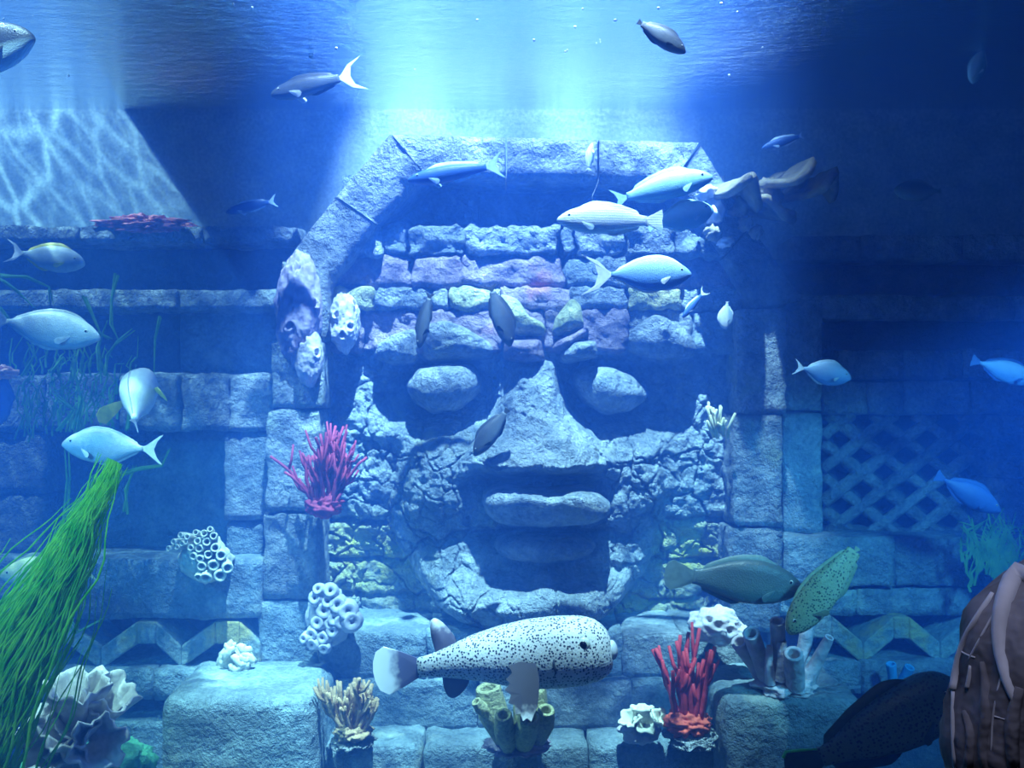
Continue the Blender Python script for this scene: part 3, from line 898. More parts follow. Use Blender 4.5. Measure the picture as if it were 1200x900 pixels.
def fish(name, label, nose, tail, y, prof, bodym, finm, tailk='fork', ts=1.0, group=None, yaw=0.0, dorsal=(.25, .92, .05), anal=(.55, .92, .04),
         pect=.16, pectm=None, up=None, bend=0.0, eye=0.022, tailm=None, pect_t=.27, pect_ang=-35, flip=False, wscale=1.0, hscale=1.0, dh=None, cat='fish'):
    y = y if hasattr(y, '__len__') else (y, y)
    a = P(*nose, y[0]); b = P(*tail, y[1])
    fw = a - b; L2 = np.linalg.norm(fw); fw = fw / L2
    L = L2 / max(0.2, math.cos(math.radians(yaw)))
    fv = Vector(fw)
    upv = Vector(up) if up is not None else Vector((0, 0, 1))
    upv = (upv - upv.dot(fv) * fv).normalized()
    if yaw:
        fv = (Matrix.Rotation(math.radians(yaw), 3, upv) @ fv).normalized()
    side = upv.cross(fv)
    M = Matrix((fv, side, upv)).transposed().to_4x4()
    root = empty(name, (0, 0, 0), label, cat, group)
    root['_local'] = 1
    c = (a + b) / 2
    root.matrix_world = Matrix.Translation(Vector(c)) @ M @ Matrix.Scale(L, 4)
    tt, tp, bt, wd = [np.array(q) for q in PROF[prof]]
    tp = tp * hscale; bt = bt * hscale
    ns, nr = 30, 18
    ts_ = 1 - (1 - np.linspace(0, 1, ns)) ** 1.0
    ts_ = np.concatenate([[0.0, 0.012, 0.03], ts_[1:]])

    def sint(t, ar):
        # smooth interpolation
        e = 0.02
        return (np.interp(np.clip(t - e, 0, 1), tt, ar) + 2 * np.interp(t, tt, ar) + np.interp(np.clip(t + e, 0, 1), tt, ar)) / 4
    by = lambda x: bend * (0.5 - x) ** 2
    v = [(0.505, by(.5), float((tp[0] + bt[0]) / 2))]; f = []
    for t in ts_:
        T, B, W = sint(t, tp), sint(t, bt), sint(t, wd) * wscale
        k = 1.0 if t > 0.0 else 0.75
        for i in range(nr):
            th = 2 * math.pi * i / nr
            cz, sy = math.cos(th), math.sin(th)
            z = (T + B) / 2 + (T - B) / 2 * k * np.sign(cz) * abs(cz) ** 0.9
            v.append((0.5 - t, W * k * np.sign(sy) * abs(sy) ** 0.9 + by(0.5 - t), z))
    n_s = len(ts_)
    f += [(0, 1 + (i + 1) % nr, 1 + i) for i in range(nr)]
    for s_ in range(n_s - 1):
        f += [(1 + s_ * nr + i, 1 + s_ * nr + (i + 1) % nr, 1 + (s_ + 1) * nr + (i + 1) % nr, 1 + (s_ + 1) * nr + i) for i in range(nr)]
    f.append(tuple(1 + (n_s - 1) * nr + i for i in range(nr)))
    mesh_obj('body', v, f, bodym, root)
    tv, tf = tail_plate(tailk, ts)
    tv = [(x, y_ + by(x), z) for x, y_, z in tv]
    mesh_obj('tail_fin', tv, tf, tailm or finm, root, False)

    def edge_fin(nm, t0, t1, h, ar, sgn):
        n = 16; v = []; f = []
        for i in range(n + 1):
            s_ = i / n; t = t0 + (t1 - t0) * s_
            if dh: hh = h * dh(s_)
            else: hh = h * (min(1, s_ * 5) ** 0.7) * (1 - 0.35 * s_) * (1 if s_ < .93 else (1 - s_) / .07)
            z0 = sint(t, ar) - sgn * 0.015; z1 = sint(t, ar) + sgn * hh
            xx = 0.5 - t; lean = -0.35 * hh
            for s2 in (-1, 1):
                v += [(xx, s2 * .005 + by(xx), z0), (xx + lean, s2 * .002 + by(xx), z1)]
        for i in range(n):
            q = i * 4
            f += [(q, q + 1, q + 5, q + 4), (q + 2, q + 6, q + 7, q + 3), (q + 1, q + 3, q + 7, q + 5)]
        mesh_obj(nm, v, f, finm, root)
    if dorsal: edge_fin('dorsal_fin', *dorsal, tp, 1)
    if anal: edge_fin('anal_fin', *anal, bt, -1)
    if pect:
        for s_ in (-1, 1):
            out = [(0, .02), (-.35, .16), (-.8, .28), (-1, .2), (-1.02, 0), (-.85, -.16), (-.4, -.12), (0, -.03)]
            pv, pf = plate([(x * pect, z * pect) for x, z in out], 0.006)
            R = Matrix.Rotation(math.radians(s_ * -28), 3, 'Z') @ Matrix.Rotation(math.radians(pect_ang), 3, 'Y')
            W = float(sint(pect_t, wd)) * wscale
            base = Vector((0.5 - pect_t, s_ * W * 0.93 + by(.5 - pect_t), -0.03))
            pv = [tuple(base + R @ Vector(q)) for q in pv]
            mesh_obj('pectoral_fin', pv, pf, pectm or finm, root, False)
    if eye:
        et = 0.13
        for s_ in (-1, 1):
            W = float(sint(et, wd)) * wscale
            T = float(sint(et, tp))
            mb = MB(); mb.ball((0.5 - et, s_ * W * 0.83, T * 0.42), (eye, eye * 0.55, eye), 12, 8)
            e = mb.build('eye', EYE_W, root)
            mb = MB(); mb.ball((0.5 - et, s_ * (W * 0.83 + eye * 0.28), T * 0.42), (eye * .62, eye * 0.4, eye * .62), 10, 6)
            p = mb.build('pupil', EYE_B, None); p.parent = e
    return root


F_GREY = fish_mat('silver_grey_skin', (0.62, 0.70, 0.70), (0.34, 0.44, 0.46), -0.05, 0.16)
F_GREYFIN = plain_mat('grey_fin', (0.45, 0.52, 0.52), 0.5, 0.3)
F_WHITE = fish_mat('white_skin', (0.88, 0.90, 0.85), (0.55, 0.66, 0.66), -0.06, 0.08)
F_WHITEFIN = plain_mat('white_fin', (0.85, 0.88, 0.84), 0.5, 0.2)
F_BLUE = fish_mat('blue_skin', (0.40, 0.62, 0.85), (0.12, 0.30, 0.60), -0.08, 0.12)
F_BLUEFIN = plain_mat('blue_fin', (0.55, 0.75, 0.9), 0.5, 0.3)
F_DBLUE = fish_mat('deep_blue_skin', (0.06, 0.16, 0.45), (0.03, 0.10, 0.30), -0.08, 0.12)
F_DBFIN = plain_mat('deep_blue_fin', (0.05, 0.14, 0.4), 0.5, 0.3)
F_DARK = fish_mat('dark_skin', (0.035, 0.045, 0.06), (0.09, 0.12, 0.14), -0.08, 0.1)
F_DARKFIN = plain_mat('dark_fin', (0.03, 0.04, 0.05), 0.5, 0.3)
F_PALEFIN = plain_mat('pale_edged_fin', (0.75, 0.8, 0.8), 0.5, 0.2)
F_DARKPALE = fish_mat('dark_back_pale_belly_skin', (0.03, 0.04, 0.07), (0.45, 0.60, 0.65), -0.09, 0.0)
F_YELLOWG = fish_mat('yellow_green_skin', (0.70, 0.72, 0.36), (0.45, 0.58, 0.50), -0.08, 0.10)
F_YFIN = plain_mat('yellow_fin', (0.80, 0.72, 0.10), 0.5, 0.2)
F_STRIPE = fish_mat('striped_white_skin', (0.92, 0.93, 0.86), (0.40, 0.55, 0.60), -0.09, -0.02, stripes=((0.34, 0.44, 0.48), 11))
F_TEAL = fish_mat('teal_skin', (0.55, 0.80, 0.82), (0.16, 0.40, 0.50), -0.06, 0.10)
F_TEALFIN = plain_mat('teal_fin', (0.45, 0.7, 0.75), 0.5, 0.3)
F_GREEN = fish_mat('dark_green_skin', (0.05, 0.09, 0.10), (0.16, 0.26, 0.25), -0.10, 0.10)
F_GREENFIN = plain_mat('dark_green_fin', (0.12, 0.2, 0.2), 0.5, 0.3)
F_SPOT = fish_mat('spotted_green_skin', (0.32, 0.38, 0.20), (0.42, 0.48, 0.30), -0.08, 0.08, spots=((0.06, 0.09, 0.05), 38, 0.30))
F_SPOTFIN = plain_mat('spotted_green_fin', (0.34, 0.42, 0.26), 0.5, 0.3)
F_BIG = fish_mat('bottle_green_skin', (0.06, 0.12, 0.13), (0.14, 0.26, 0.22), -0.15, 0.12, spots=((0.02, 0.03, 0.04), 40, 0.3))
F_BIGFIN = plain_mat('bottle_green_fin', (0.03, 0.09, 0.11), 0.5, 0.3)
F_NEONFIN = plain_mat('bright_green_fin_edge', (0.10, 0.75, 0.22), 0.5, 0.2)
F_PUFF = fish_mat('porcupinefish_skin', (0.62, 0.63, 0.62), (0.66, 0.70, 0.72), -0.1, 0.1, spots=((0.03, 0.035, 0.06), 66, 0.33), rough=0.55)
F_PUFFTAIL = fin_mat('tail_dark_base_white_edge', (0.12, 0.12, 0.22), (0.85, 0.88, 0.9), 'X', -0.52, -0.70)
F_PUFFFIN = fin_mat('fin_dark_base_white_edge', (0.12, 0.11, 0.18), (0.85, 0.88, 0.9), 'Z', 0.08, 0.30)
F_PUFFPEC = fin_mat('pectoral_dark_base_white_edge', (0.06, 0.055, 0.07), (0.85, 0.88, 0.9), 'Z', -0.06, -0.31)

# upper left
fish('sergeant_fish', 'small grey fish with yellow dorsal fin and pectoral fin below the pink crust', (99, 310), (26, 297), -1.2, 'oval', F_GREY, F_YFIN, 'lunate', 1.0,
     tailm=F_WHITEFIN, hscale=.88)
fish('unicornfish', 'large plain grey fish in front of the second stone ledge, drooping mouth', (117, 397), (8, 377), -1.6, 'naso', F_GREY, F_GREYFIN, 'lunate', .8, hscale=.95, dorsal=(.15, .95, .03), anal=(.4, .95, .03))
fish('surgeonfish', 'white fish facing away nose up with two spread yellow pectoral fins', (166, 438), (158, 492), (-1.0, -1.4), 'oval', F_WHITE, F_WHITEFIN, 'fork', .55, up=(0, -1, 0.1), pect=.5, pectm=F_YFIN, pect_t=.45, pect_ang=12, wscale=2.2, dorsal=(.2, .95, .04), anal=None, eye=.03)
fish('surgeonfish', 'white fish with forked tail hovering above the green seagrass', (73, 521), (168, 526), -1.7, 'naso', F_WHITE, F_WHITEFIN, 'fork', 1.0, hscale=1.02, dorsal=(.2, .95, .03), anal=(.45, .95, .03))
fish('rabbitfish', 'yellowish fish half hidden behind the green seagrass', (0, 676), (95, 668), -1.1, 'naso', F_YELLOWG, F_SPOTFIN, 'fork', .8)
fish('dark_fish', 'dark backed fish with pale belly cut off by the edge beside caustic wall', (40, 44), (-75, 78), -2.6, 'oval', F_DARKPALE, F_DARKFIN, 'fan', 1.0)
fish('silhouette_fish', 'tiny dark fish hanging upright just under the surface', (80, 22), (75, -12), -1.0, 'long', F_DARK, F_DARKFIN, 'fork', .8)
fish('silhouette_fish', 'slim faint dark fish upright in the rippled surface beside dark wall', (226, 62), (224, 2), -0.6, 'long', F_DBLUE, F_DBFIN, 'fork', .8)
fish('grouper', 'large greenish fish head down at the water surface', (364, 68), (398, -40), -0.7, 'long', F_GREEN, F_GREENFIN, 'fan', .8, pect=.12)
fish('dark_unicornfish', 'dark fish with thin white edged lyre tail near the surface', (318, 112), (398, 92), -1.0, 'long', F_DARK, F_DARKFIN, 'lunate', 1.3, tailm=F_PALEFIN, pectm=F_WHITEFIN, pect=.22, hscale=1.2)
fish('pale_fish', 'faint slim fish gliding in front of dark back wall', (265, 249), (315, 237), -0.4, 'long', F_DBLUE, F_BLUEFIN, 'fork', .8)
fish('translucent_fish', 'pale fish with arched back line in front of the lintel stones', (478, 212), (570, 196), -0.9, 'long', F_DBLUE, F_BLUEFIN, 'fork', .9, hscale=.9)
fish('small_fish', 'small fish nose up in front of the lintel joint', (694, 168), (690, 196), -0.7, 'bream', F_WHITE, F_WHITEFIN, 'fork', .6)
fish('dark_fish', 'dark slanting fish with lit back under the bright surface', (803, 62), (752, 28), -2.2, 'bream', F_DARK, F_DARKFIN, 'cut', .5, hscale=1.15)
# centre school
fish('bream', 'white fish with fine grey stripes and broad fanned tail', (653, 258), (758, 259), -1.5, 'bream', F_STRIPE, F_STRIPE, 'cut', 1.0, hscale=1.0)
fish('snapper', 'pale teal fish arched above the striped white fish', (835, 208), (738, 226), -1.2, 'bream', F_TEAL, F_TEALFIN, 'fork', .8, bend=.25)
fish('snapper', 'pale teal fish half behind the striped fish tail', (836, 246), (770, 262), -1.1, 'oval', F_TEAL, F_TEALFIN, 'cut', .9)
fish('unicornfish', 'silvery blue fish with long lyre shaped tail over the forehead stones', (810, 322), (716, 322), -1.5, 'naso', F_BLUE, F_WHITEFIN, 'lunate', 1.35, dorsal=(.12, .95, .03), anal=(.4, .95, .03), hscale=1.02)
fish('dark_fish', 'narrow dark fish nose down above the nose bridge', (598, 406), (577, 342), -1.0, 'bream', F_DARK, F_DARKFIN, 'fork', .6, up=(1, 0, 0.3), hscale=1.1)
fish('dark_fish', 'dark fish slanting across the side of the carved nose', (556, 534), (592, 484), -1.1, 'bream', F_DARK, F_DARKFIN, 'cut', .5, hscale=1.1)
fish('dark_fish', 'thin dark fish head down beside the brow stone', (491, 408), (503, 350), -0.9, 'long', F_DARK, F_DARKFIN, 'fork', .6)
fish('small_fish', 'small striped white fish upright by the pilaster top', (850, 386), (852, 356), -0.9, 'oval', F_STRIPE, F_WHITEFIN, 'cut', .5, hscale=1.2)
fish('shadowed_fish', 'shaded fish showing one pale fin edge under the silvery blue fish', (800, 372), (822, 346), -0.7, 'long', F_DBLUE, F_WHITEFIN, 'lunate', 1.0)
# right side
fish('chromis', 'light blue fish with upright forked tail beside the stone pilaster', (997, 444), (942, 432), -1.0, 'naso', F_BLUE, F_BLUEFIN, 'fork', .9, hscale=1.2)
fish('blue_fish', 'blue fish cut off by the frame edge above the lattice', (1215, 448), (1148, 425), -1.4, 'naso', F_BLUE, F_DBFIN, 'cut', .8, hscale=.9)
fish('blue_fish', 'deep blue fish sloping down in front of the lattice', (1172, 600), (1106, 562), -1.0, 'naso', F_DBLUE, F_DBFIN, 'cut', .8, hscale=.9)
fish('teal_fish', 'faint teal fish tilted nose down in the dark upper water', (1140, 98), (1152, 58), -0.8, 'oval', F_TEAL, F_TEALFIN, 'cut', .5)
fish('teal_fish', 'faint dark teal fish level above the dim ledge', (1048, 224), (1098, 224), -0.6, 'oval', F_GREEN, F_GREENFIN, 'cut', .5)
fish('pale_fish', 'faint slim streak of a fish above the plate coral', (893, 174), (936, 160), -0.5, 'long', F_DBLUE, F_BLUEFIN, 'fork', .5)
fish('parrotfish', 'large dusky green fish above the pitted white sponge, tail toward the face', (940, 690), (812, 676), -1.3, 'bream', F_GREEN, F_GREENFIN, 'fan', 1.1, hscale=1.25)
fish('rock_cod', 'long spotted yellow-green fish standing on its head above tube sponges', (924, 742), (1002, 646), -1.5, 'long', F_SPOT, F_SPOTFIN, 'cut', .25, hscale=1.45, dorsal=(.25, .95, .03))
big = fish('wrasse', 'huge bottle green fish beside the person with bright green fin tips', (1128, 812), (962, 888), -2.4, 'bump', F_BIG, F_BIGFIN, 'fan', 1.0, hscale=1.0, tailm=F_BIGFIN, dorsal=(.3, .95, .07), anal=(.5, .95, .07))
mb = MB(); mb.tube([(-.5, 0, .06), (-.60, 0, .10), (-.69, 0, .128), (-.72, 0, .10)], [.006, .009, .010, .012], 6); mb.build('fin_edge', F_NEONFIN, big)
# porcupinefish
pf = fish('porcupinefish', 'fat white porcupinefish covered in dark spots swimming before the steps', (715, 757), (489, 786), -1.6, 'puffer', F_PUFF, F_PUFFFIN, 'fan', 1.0,
          dorsal=(.78, .90, .15), anal=(.74, .88, .10), pect=0, eye=.036, tailm=F_PUFFTAIL,
          dh=lambda s_: math.sin(math.pi * min(1, s_ * 1.0 + .02)) ** .6, up=(0, 0.0, 1), yaw=-6)
mb = MB(); mb.ball((.505, 0, -.005), (.028, .04, .05), 12, 8); mb.build('mouth', plain_mat('grey_lips', (0.5, 0.55, 0.62), 0.5), pf)
for s_ in (-1, 1):
    fan = [(.125, .035), (.06, .03), (-.005, .012), (.012, -.02), (-.025, -.05), (-.005, -.07), (-.035, -.10), (-.005, -.125), (-.02, -.16), (.01, -.175), (.01, -.215), (.035, -.215), (.045, -.25), (.065, -.238), (.085, -.255), (.10, -.225), (.12, -.19), (.132, -.13), (.14, -.06)]
    v, f = plate(fan, .006)
    R = Matrix.Rotation(s_ * .45, 3, 'X')
    mesh_obj('pectoral_fin', [tuple(Vector((0, s_ * .150, .03)) + R @ (Vector(q) - Vector((0, 0, .03)))) for q in v], f, F_PUFFPEC, pf, False)
    mb = MB(); mb.tube([(.222, s_ * .157, .035), (.216, s_ * .166, .0), (.222, s_ * .163, -.04), (.212, s_ * .16, -.055)], [.003, .007, .006, .003], 6)
    mb.build('gill_slit', F_DARKFIN, pf)


# ------------------------------------------------------------------ corals and sponges
def blob(name, px, py, rx, rz, y, ry, mat, craters=(), amp=0.18, nscale=2.0, nu=64, nv=40, parent=None, seed=3, crater_w=0.10, crater_d=0.35):
    c = P(px, py, y); r = np.array((rx * S(y), ry, rz * S(y)))
    v = []
    for i in range(nv + 1):
        ph = math.pi * i / nv
        for k in range(nu):
            th = 2 * math.pi * k / nu
            v.append((math.sin(ph) * math.cos(th), math.sin(ph) * math.sin(th), math.cos(ph)))
    v = np.array(v)
    d = 1 + amp * fbm(v, nscale, 3, seed) + amp * .3 * fbm(v, nscale * 4, 2, seed + 4)
    for (cx, cy) in craters:
        ux = (cx - px) / rx; uz = (py - cy) / rz
        q = ux * ux + uz * uz
        if q > 0.92: k = math.sqrt(0.92 / q); ux *= k; uz *= k; q = .92
        cd = np.array((ux, -math.sqrt(1 - q), uz))
        dist = np.linalg.norm((v - cd) * r / (0.5 * (r[0] + r[2])), axis=1)
        d += -crater_d * np.exp(-(dist / crater_w) ** 4) + 0.10 * np.exp(-((dist - crater_w * 1.45) / (crater_w * .5)) ** 2)
    v = c + v * d[:, None] * r
    f = [(i * nu + k, (i + 1) * nu + k, (i + 1) * nu + (k + 1) % nu, i * nu + (k + 1) % nu) for i in range(nv) for k in range(nu)]
    return mesh_obj(name, v, f, mat, parent)


def tube_prof(r, h, bulge=1.0, hole=0.62):
    return [(r * .75, 0), (r * .95 * bulge, h * .35), (r * 1.05 * bulge, h * .65), (r * 1.0, h * .93), (r * .97, h), (r * .86, h * 1.02), (r * hole, h * .98), (r * hole * .95, h * .6), (r * hole * .8, h * .25)]


M_SPONGE = plain_mat('pale_sponge', (0.62, 0.58, 0.64), 0.8, 0.3, 12, 0.03)
M_SPONGE2 = plain_mat('mauve_sponge', (0.50, 0.44, 0.56), 0.8, 0.4, 8, 0.03, col2=(0.26, 0.21, 0.33))
M_PINK = plain_mat('pink_crust', (0.95, 0.30, 0.34), 0.8, 0.5, 24, 0.04)
M_RED = plain_mat('red_coral', (0.60, 0.05, 0.07), 0.65, 0.4, 14, 0.01)
M_CRIMSON = plain_mat('crimson_coral', (0.50, 0.07, 0.14), 0.65, 0.5, 14, 0.01, col2=(0.28, 0.03, 0.10))
M_ORANGE = plain_mat('orange_red_crust', (0.78, 0.12, 0.08), 0.7, 0.4, 14, 0.02)
M_BROWN = plain_mat('brown_coral', (0.50, 0.34, 0.20), 0.8, 0.4, 18, 0.02)
M_CREAM = plain_mat('cream_coral', (0.68, 0.70, 0.58), 0.75, 0.25, 20, 0.01)
M_WHITE = plain_mat('white_coral', (0.90, 0.86, 0.88), 0.75, 0.3, 16, 0.015)
M_LILAC = plain_mat('lilac_bud', (0.60, 0.62, 0.70), 0.75, 0.2, 20, 0.01)
M_OLIVE = plain_mat('olive_sponge', (0.60, 0.62, 0.36), 0.85, 0.45, 45, 0.03)
M_TEALMOUND = plain_mat('green_mound', (0.16, 0.62, 0.40), 0.85, 0.4, 26, 0.03)
M_BLUESP = plain_mat('bright_blue_sponge', (0.05, 0.42, 0.85), 0.75, 0.3, 14)
M_PLATE = plain_mat('plate_coral', (0.30, 0.27, 0.20), 0.8, 0.4, 12, 0.03)
M_HOLE = plain_mat('dark_pore', (0.02, 0.02, 0.03), 0.9, 0.0)
M_YPOLYP = plain_mat('yellow_polyp', (0.75, 0.72, 0.45), 0.8, 0.3)


def pores(parent, pts, y_of, rpx):
    for (x, y_) in pts:
        mb = MB(); p = P(x, y_, y_of)
        mb.ball(p, (rpx * S(y_of), 0.02, rpx * .8 * S(y_of)), 10, 6); mb.build('pore', M_HOLE, parent)


# pitted sponges on the left pilaster
e = empty('pitted_sponge', P(350, 440, -.4), 'tall lilac sponge with round pores draped over the pilaster top', 'sponge')
blob('sponge_body', 350, 362, 27, 66, -0.36, 0.14, M_SPONGE2, [(373, 357), (344, 353), (372, 414), (345, 383), (352, 316), (363, 441)], parent=e, amp=.16, nscale=2.6, crater_w=.075, crater_d=.3, nu=110, nv=80)
blob('sponge_lobe', 362, 418, 17, 34, -0.38, 0.10, M_SPONGE, [(374, 414), (358, 400)], parent=e, amp=.16, seed=8, crater_w=.13, crater_d=.3, nu=80, nv=60)
e = empty('pitted_sponge', P(404, 412, -.25), 'small pale sponge with dark pores hanging beside the headdress stones', 'sponge')
blob('sponge_body', 404, 378, 18, 36, -0.18, 0.14, M_SPONGE, [(397, 370), (417, 358), (405, 394), (414, 384)], parent=e, amp=.18, seed=5, crater_w=.12, crater_d=.3, nu=90, nv=60)
e = empty('pitted_sponge', P(838, 748, -.8), 'white pitted sponge with dark holes beside the tube sponges', 'sponge')
blob('sponge_body', 838, 732, 30, 20, -0.80, 0.16, M_SPONGE, [(850, 732), (826, 721), (868, 748), (836, 726)], parent=e, amp=.3, seed=6, crater_w=.16)
blob('sponge_lobe', 868, 746, 13, 15, -0.82, 0.12, M_SPONGE, [(870, 749)], parent=e, amp=.3, seed=7, crater_w=.3)

tag(blob('encrusting_coral', 170, 264, 47, 10, -0.02, 0.14, M_PINK, amp=.55, nscale=4.5, nu=90, nv=40), 'bumpy pink crust growing on the topmost ledge', 'coral')
e = empty('anemone', P(2, 470, -1.2), 'dark blue anemone column with pinkish orange crown at frame edge', 'anemone')
blob('column', -4, 465, 16, 30, -1.2, .12, F_DBLUE, parent=e, amp=.2)
blob('crown', 0, 437, 15, 8, -1.2, .14, plain_mat('salmon_crown', (0.85, 0.45, 0.38), 0.7), parent=e, amp=.5, nscale=5)


def tube_coral(name, label, tubes, y, mat, axis0=(0, -1, 0.05), depth=0.14, spread=0.9, base=None, tname='tube', bulge=1.0, hole=.62):
    cx = np.mean([t[0] for t in tubes]); cy = np.mean([t[1] for t in tubes])
    sx = max(1, np.std([t[0] for t in tubes])); sy = max(1, np.std([t[1] for t in tubes]))
    e = empty(name, P(cx, cy + sy * 2, y), label, 'coral')
    if base: blob('base', *base, parent=e, amp=.25)
    for (x, yy, r) in tubes:
        rr = r * S(y) * 1.05
        ax = np.array(axis0, float) + spread * np.array(((x - cx) / sx * .25, 0, -(yy - cy) / sy * .18))
        ax += rng.normal(0, .08, 3); ax /= np.linalg.norm(ax)
        tip = P(x, yy, y)
        h = depth * (.8 + .4 * random.random())
        mb = MB(); mb.lathe(tip - ax * h, ax, tube_prof(rr, h, bulge, hole), 12, .04, random.random() * 6); mb.build(tname, mat, e)
    return e


tube_coral('tube_coral', 'cluster of open pale tubes on the ledge end by the pilaster',
           [(241, 678, 6.5), (258, 675, 7), (267, 666, 6.2), (250, 663, 6.5), (236, 664, 5.4), (259, 651, 6), (252, 642, 5.2), (242, 635, 4.8), (244, 650, 4.8), (233, 643, 4.8), (226, 652, 4.5), (234, 655, 4.4), (231, 634, 4.2), (239, 625, 4.2), (250, 628, 4.2), (223, 642, 3.8), (211, 627, 3.5), (203, 635, 3.5), (197, 643, 3.4), (213, 637, 3.4), (219, 629, 3.4), (207, 641, 3.2), (229, 624, 3.4), (246, 620, 3.4), (232, 677, 4.5), (217, 635, 3.2)],
           -0.62, M_CREAM, base=(240, 654, 30, 26, -0.45, .12, M_CREAM))
tube_coral('bud_coral', 'cluster of round white buds at the pilaster foot',
           [(364, 744, 6.5), (365, 756, 6.5), (379, 761, 6), (377, 748, 7), (389, 740, 7), (387, 731, 6.5), (371, 730, 7.5), (379, 716, 9), (368, 701, 7), (355, 749, 5.5), (395, 709, 9), (408, 717, 10), (413, 729, 10), (387, 692, 7), (384, 705, 7), (392, 725, 8), (372, 690, 6), (402, 729, 9)],
           -0.72, M_LILAC, base=(385, 722, 26, 32, -0.56, .12, M_LILAC), tname='bud', bulge=1.35, hole=.3, depth=.12)


def lobed(name, label, px, py, rx, ry_, y, mat, n=16, seed=1):
    r = random.Random(seed)
    e = empty(name, P(px, py + ry_, y), label, 'coral')
    blob('base', px, py, rx * .85, ry_ * .9, y + .05, .12, mat, parent=e, amp=.2)
    for i in range(n):
        a = r.uniform(-.95, .95); b_ = -.9 + 1.8 * (i + .5) / n
        w = r.uniform(.2, .42) * math.sqrt(max(.15, 1 - b_ * b_)); tl = r.uniform(-.25, .25)
        a *= math.sqrt(max(.1, 1 - b_ * b_)) * .7
        pts = []
        for k in range(7):
            s_ = (k / 6 - .5) * 2
            pts.append(P(px + rx * (a + w * s_), py + ry_ * (b_ + tl * s_ + .10 * math.sin(s_ * 4 + i)), y - .10 * math.sqrt(max(0, 1 - a * a - b_ * b_ * .8))))
        mb = MB(); mb.tube(pts, [.018, .026, .03, .028, .03, .026, .018], 8); mb.build('ridge', mat, e)
    return e


lobed('lettuce_coral', 'small cream coral of folded ridges beside the zigzag band', 276, 775, 25, 23, -0.66, M_CREAM, 15, 4)


def cup(base, axis, h, r, mat, parent, name='frond', n=40, m=10, ruff=7, amp=.16, a0=0.0, a1=2 * math.pi, thick=.014, seed=0, flare=.8):
    axis = np.array(axis, float); axis /= np.linalg.norm(axis)
    ref = np.array((0, 1.0, 0)) if abs(axis[1]) < .8 else np.array((1.0, 0, 0))
    a = np.cross(axis, ref); a /= np.linalg.norm(a); b_ = np.cross(axis, a)
    v = []; closed = a1 - a0 > 6.2
    nn = n if closed else n + 1
    for j in range(m + 1):
        t = j / m
        for k in range(nn):
            th = a0 + (a1 - a0) * k / n
            rr = r * (.18 + .82 * t ** flare) * (1 + amp * t * t * math.sin(ruff * th + seed) + .5 * amp * t * math.sin(ruff * 2.3 * th + seed * 2))
            hh = h * (t + .35 * amp * t * t * math.sin(ruff * 1.6 * th + seed * 3))
            v.append(np.array(base) + axis * hh + rr * (math.cos(th) * a + math.sin(th) * b_))
    v = np.array(v); v += .012 * np.stack([fbm(v, 9, 3, seed + i) for i in range(3)], 1)
    f = []
    for j in range(m):
        for k in range(n):
            k2 = (k + 1) % nn
            f.append((j * nn + k, j * nn + k2, (j + 1) * nn + k2, (j + 1) * nn + k))
    o = mesh_obj(name, v, f, mat, parent)
    so = o.modifiers.new('s', 'SOLIDIFY'); so.thickness = thick
    return o


e = empty('cup_coral', P(95, 885, -1.9), 'big white ruffled cup coral on green mounds below the seagrass', 'coral')
bp_ = lambda x, y_, d: P(x, y_, d)
cup(bp_(92, 862, -1.85), (0.10, -.25, 1), .34, .17, M_WHITE, e, seed=1, ruff=6)
cup(bp_(98, 864, -1.80), (0.62, -.20, 1), .36, .16, M_WHITE, e, seed=2, ruff=5)
cup(bp_(88, 866, -1.88), (-.75, -.30, .75), .26, .15, M_WHITE, e, seed=3, ruff=6)
cup(bp_(82, 872, -1.90), (-.30, -1, .28), .20, .15, M_WHITE, e, seed=4, ruff=7)
cup(bp_(100, 868, -1.92), (.75, -.9, .25), .26, .15, M_WHITE, e, seed=5, ruff=6)
cup(bp_(92, 870, -1.92), (.10, -.7, .75), .22, .15, M_WHITE, e, seed=6, ruff=6)
cup(bp_(94, 878, -1.92), (.05, -.9, -.25), .14, .13, M_WHITE, e, seed=7, ruff=7)
tag(blob('mound_coral', 128, 900, 50, 30, -1.55, .28, M_TEALMOUND, amp=.22, nscale=2.5), 'rounded teal green mound under the cup coral by the stone block', 'coral')
tag(blob('mound_coral', 46, 908, 20, 32, -1.75, .16, M_TEALMOUND, amp=.22, nscale=2.5, seed=12), 'small bright green mound at the foot of the seagrass', 'coral')


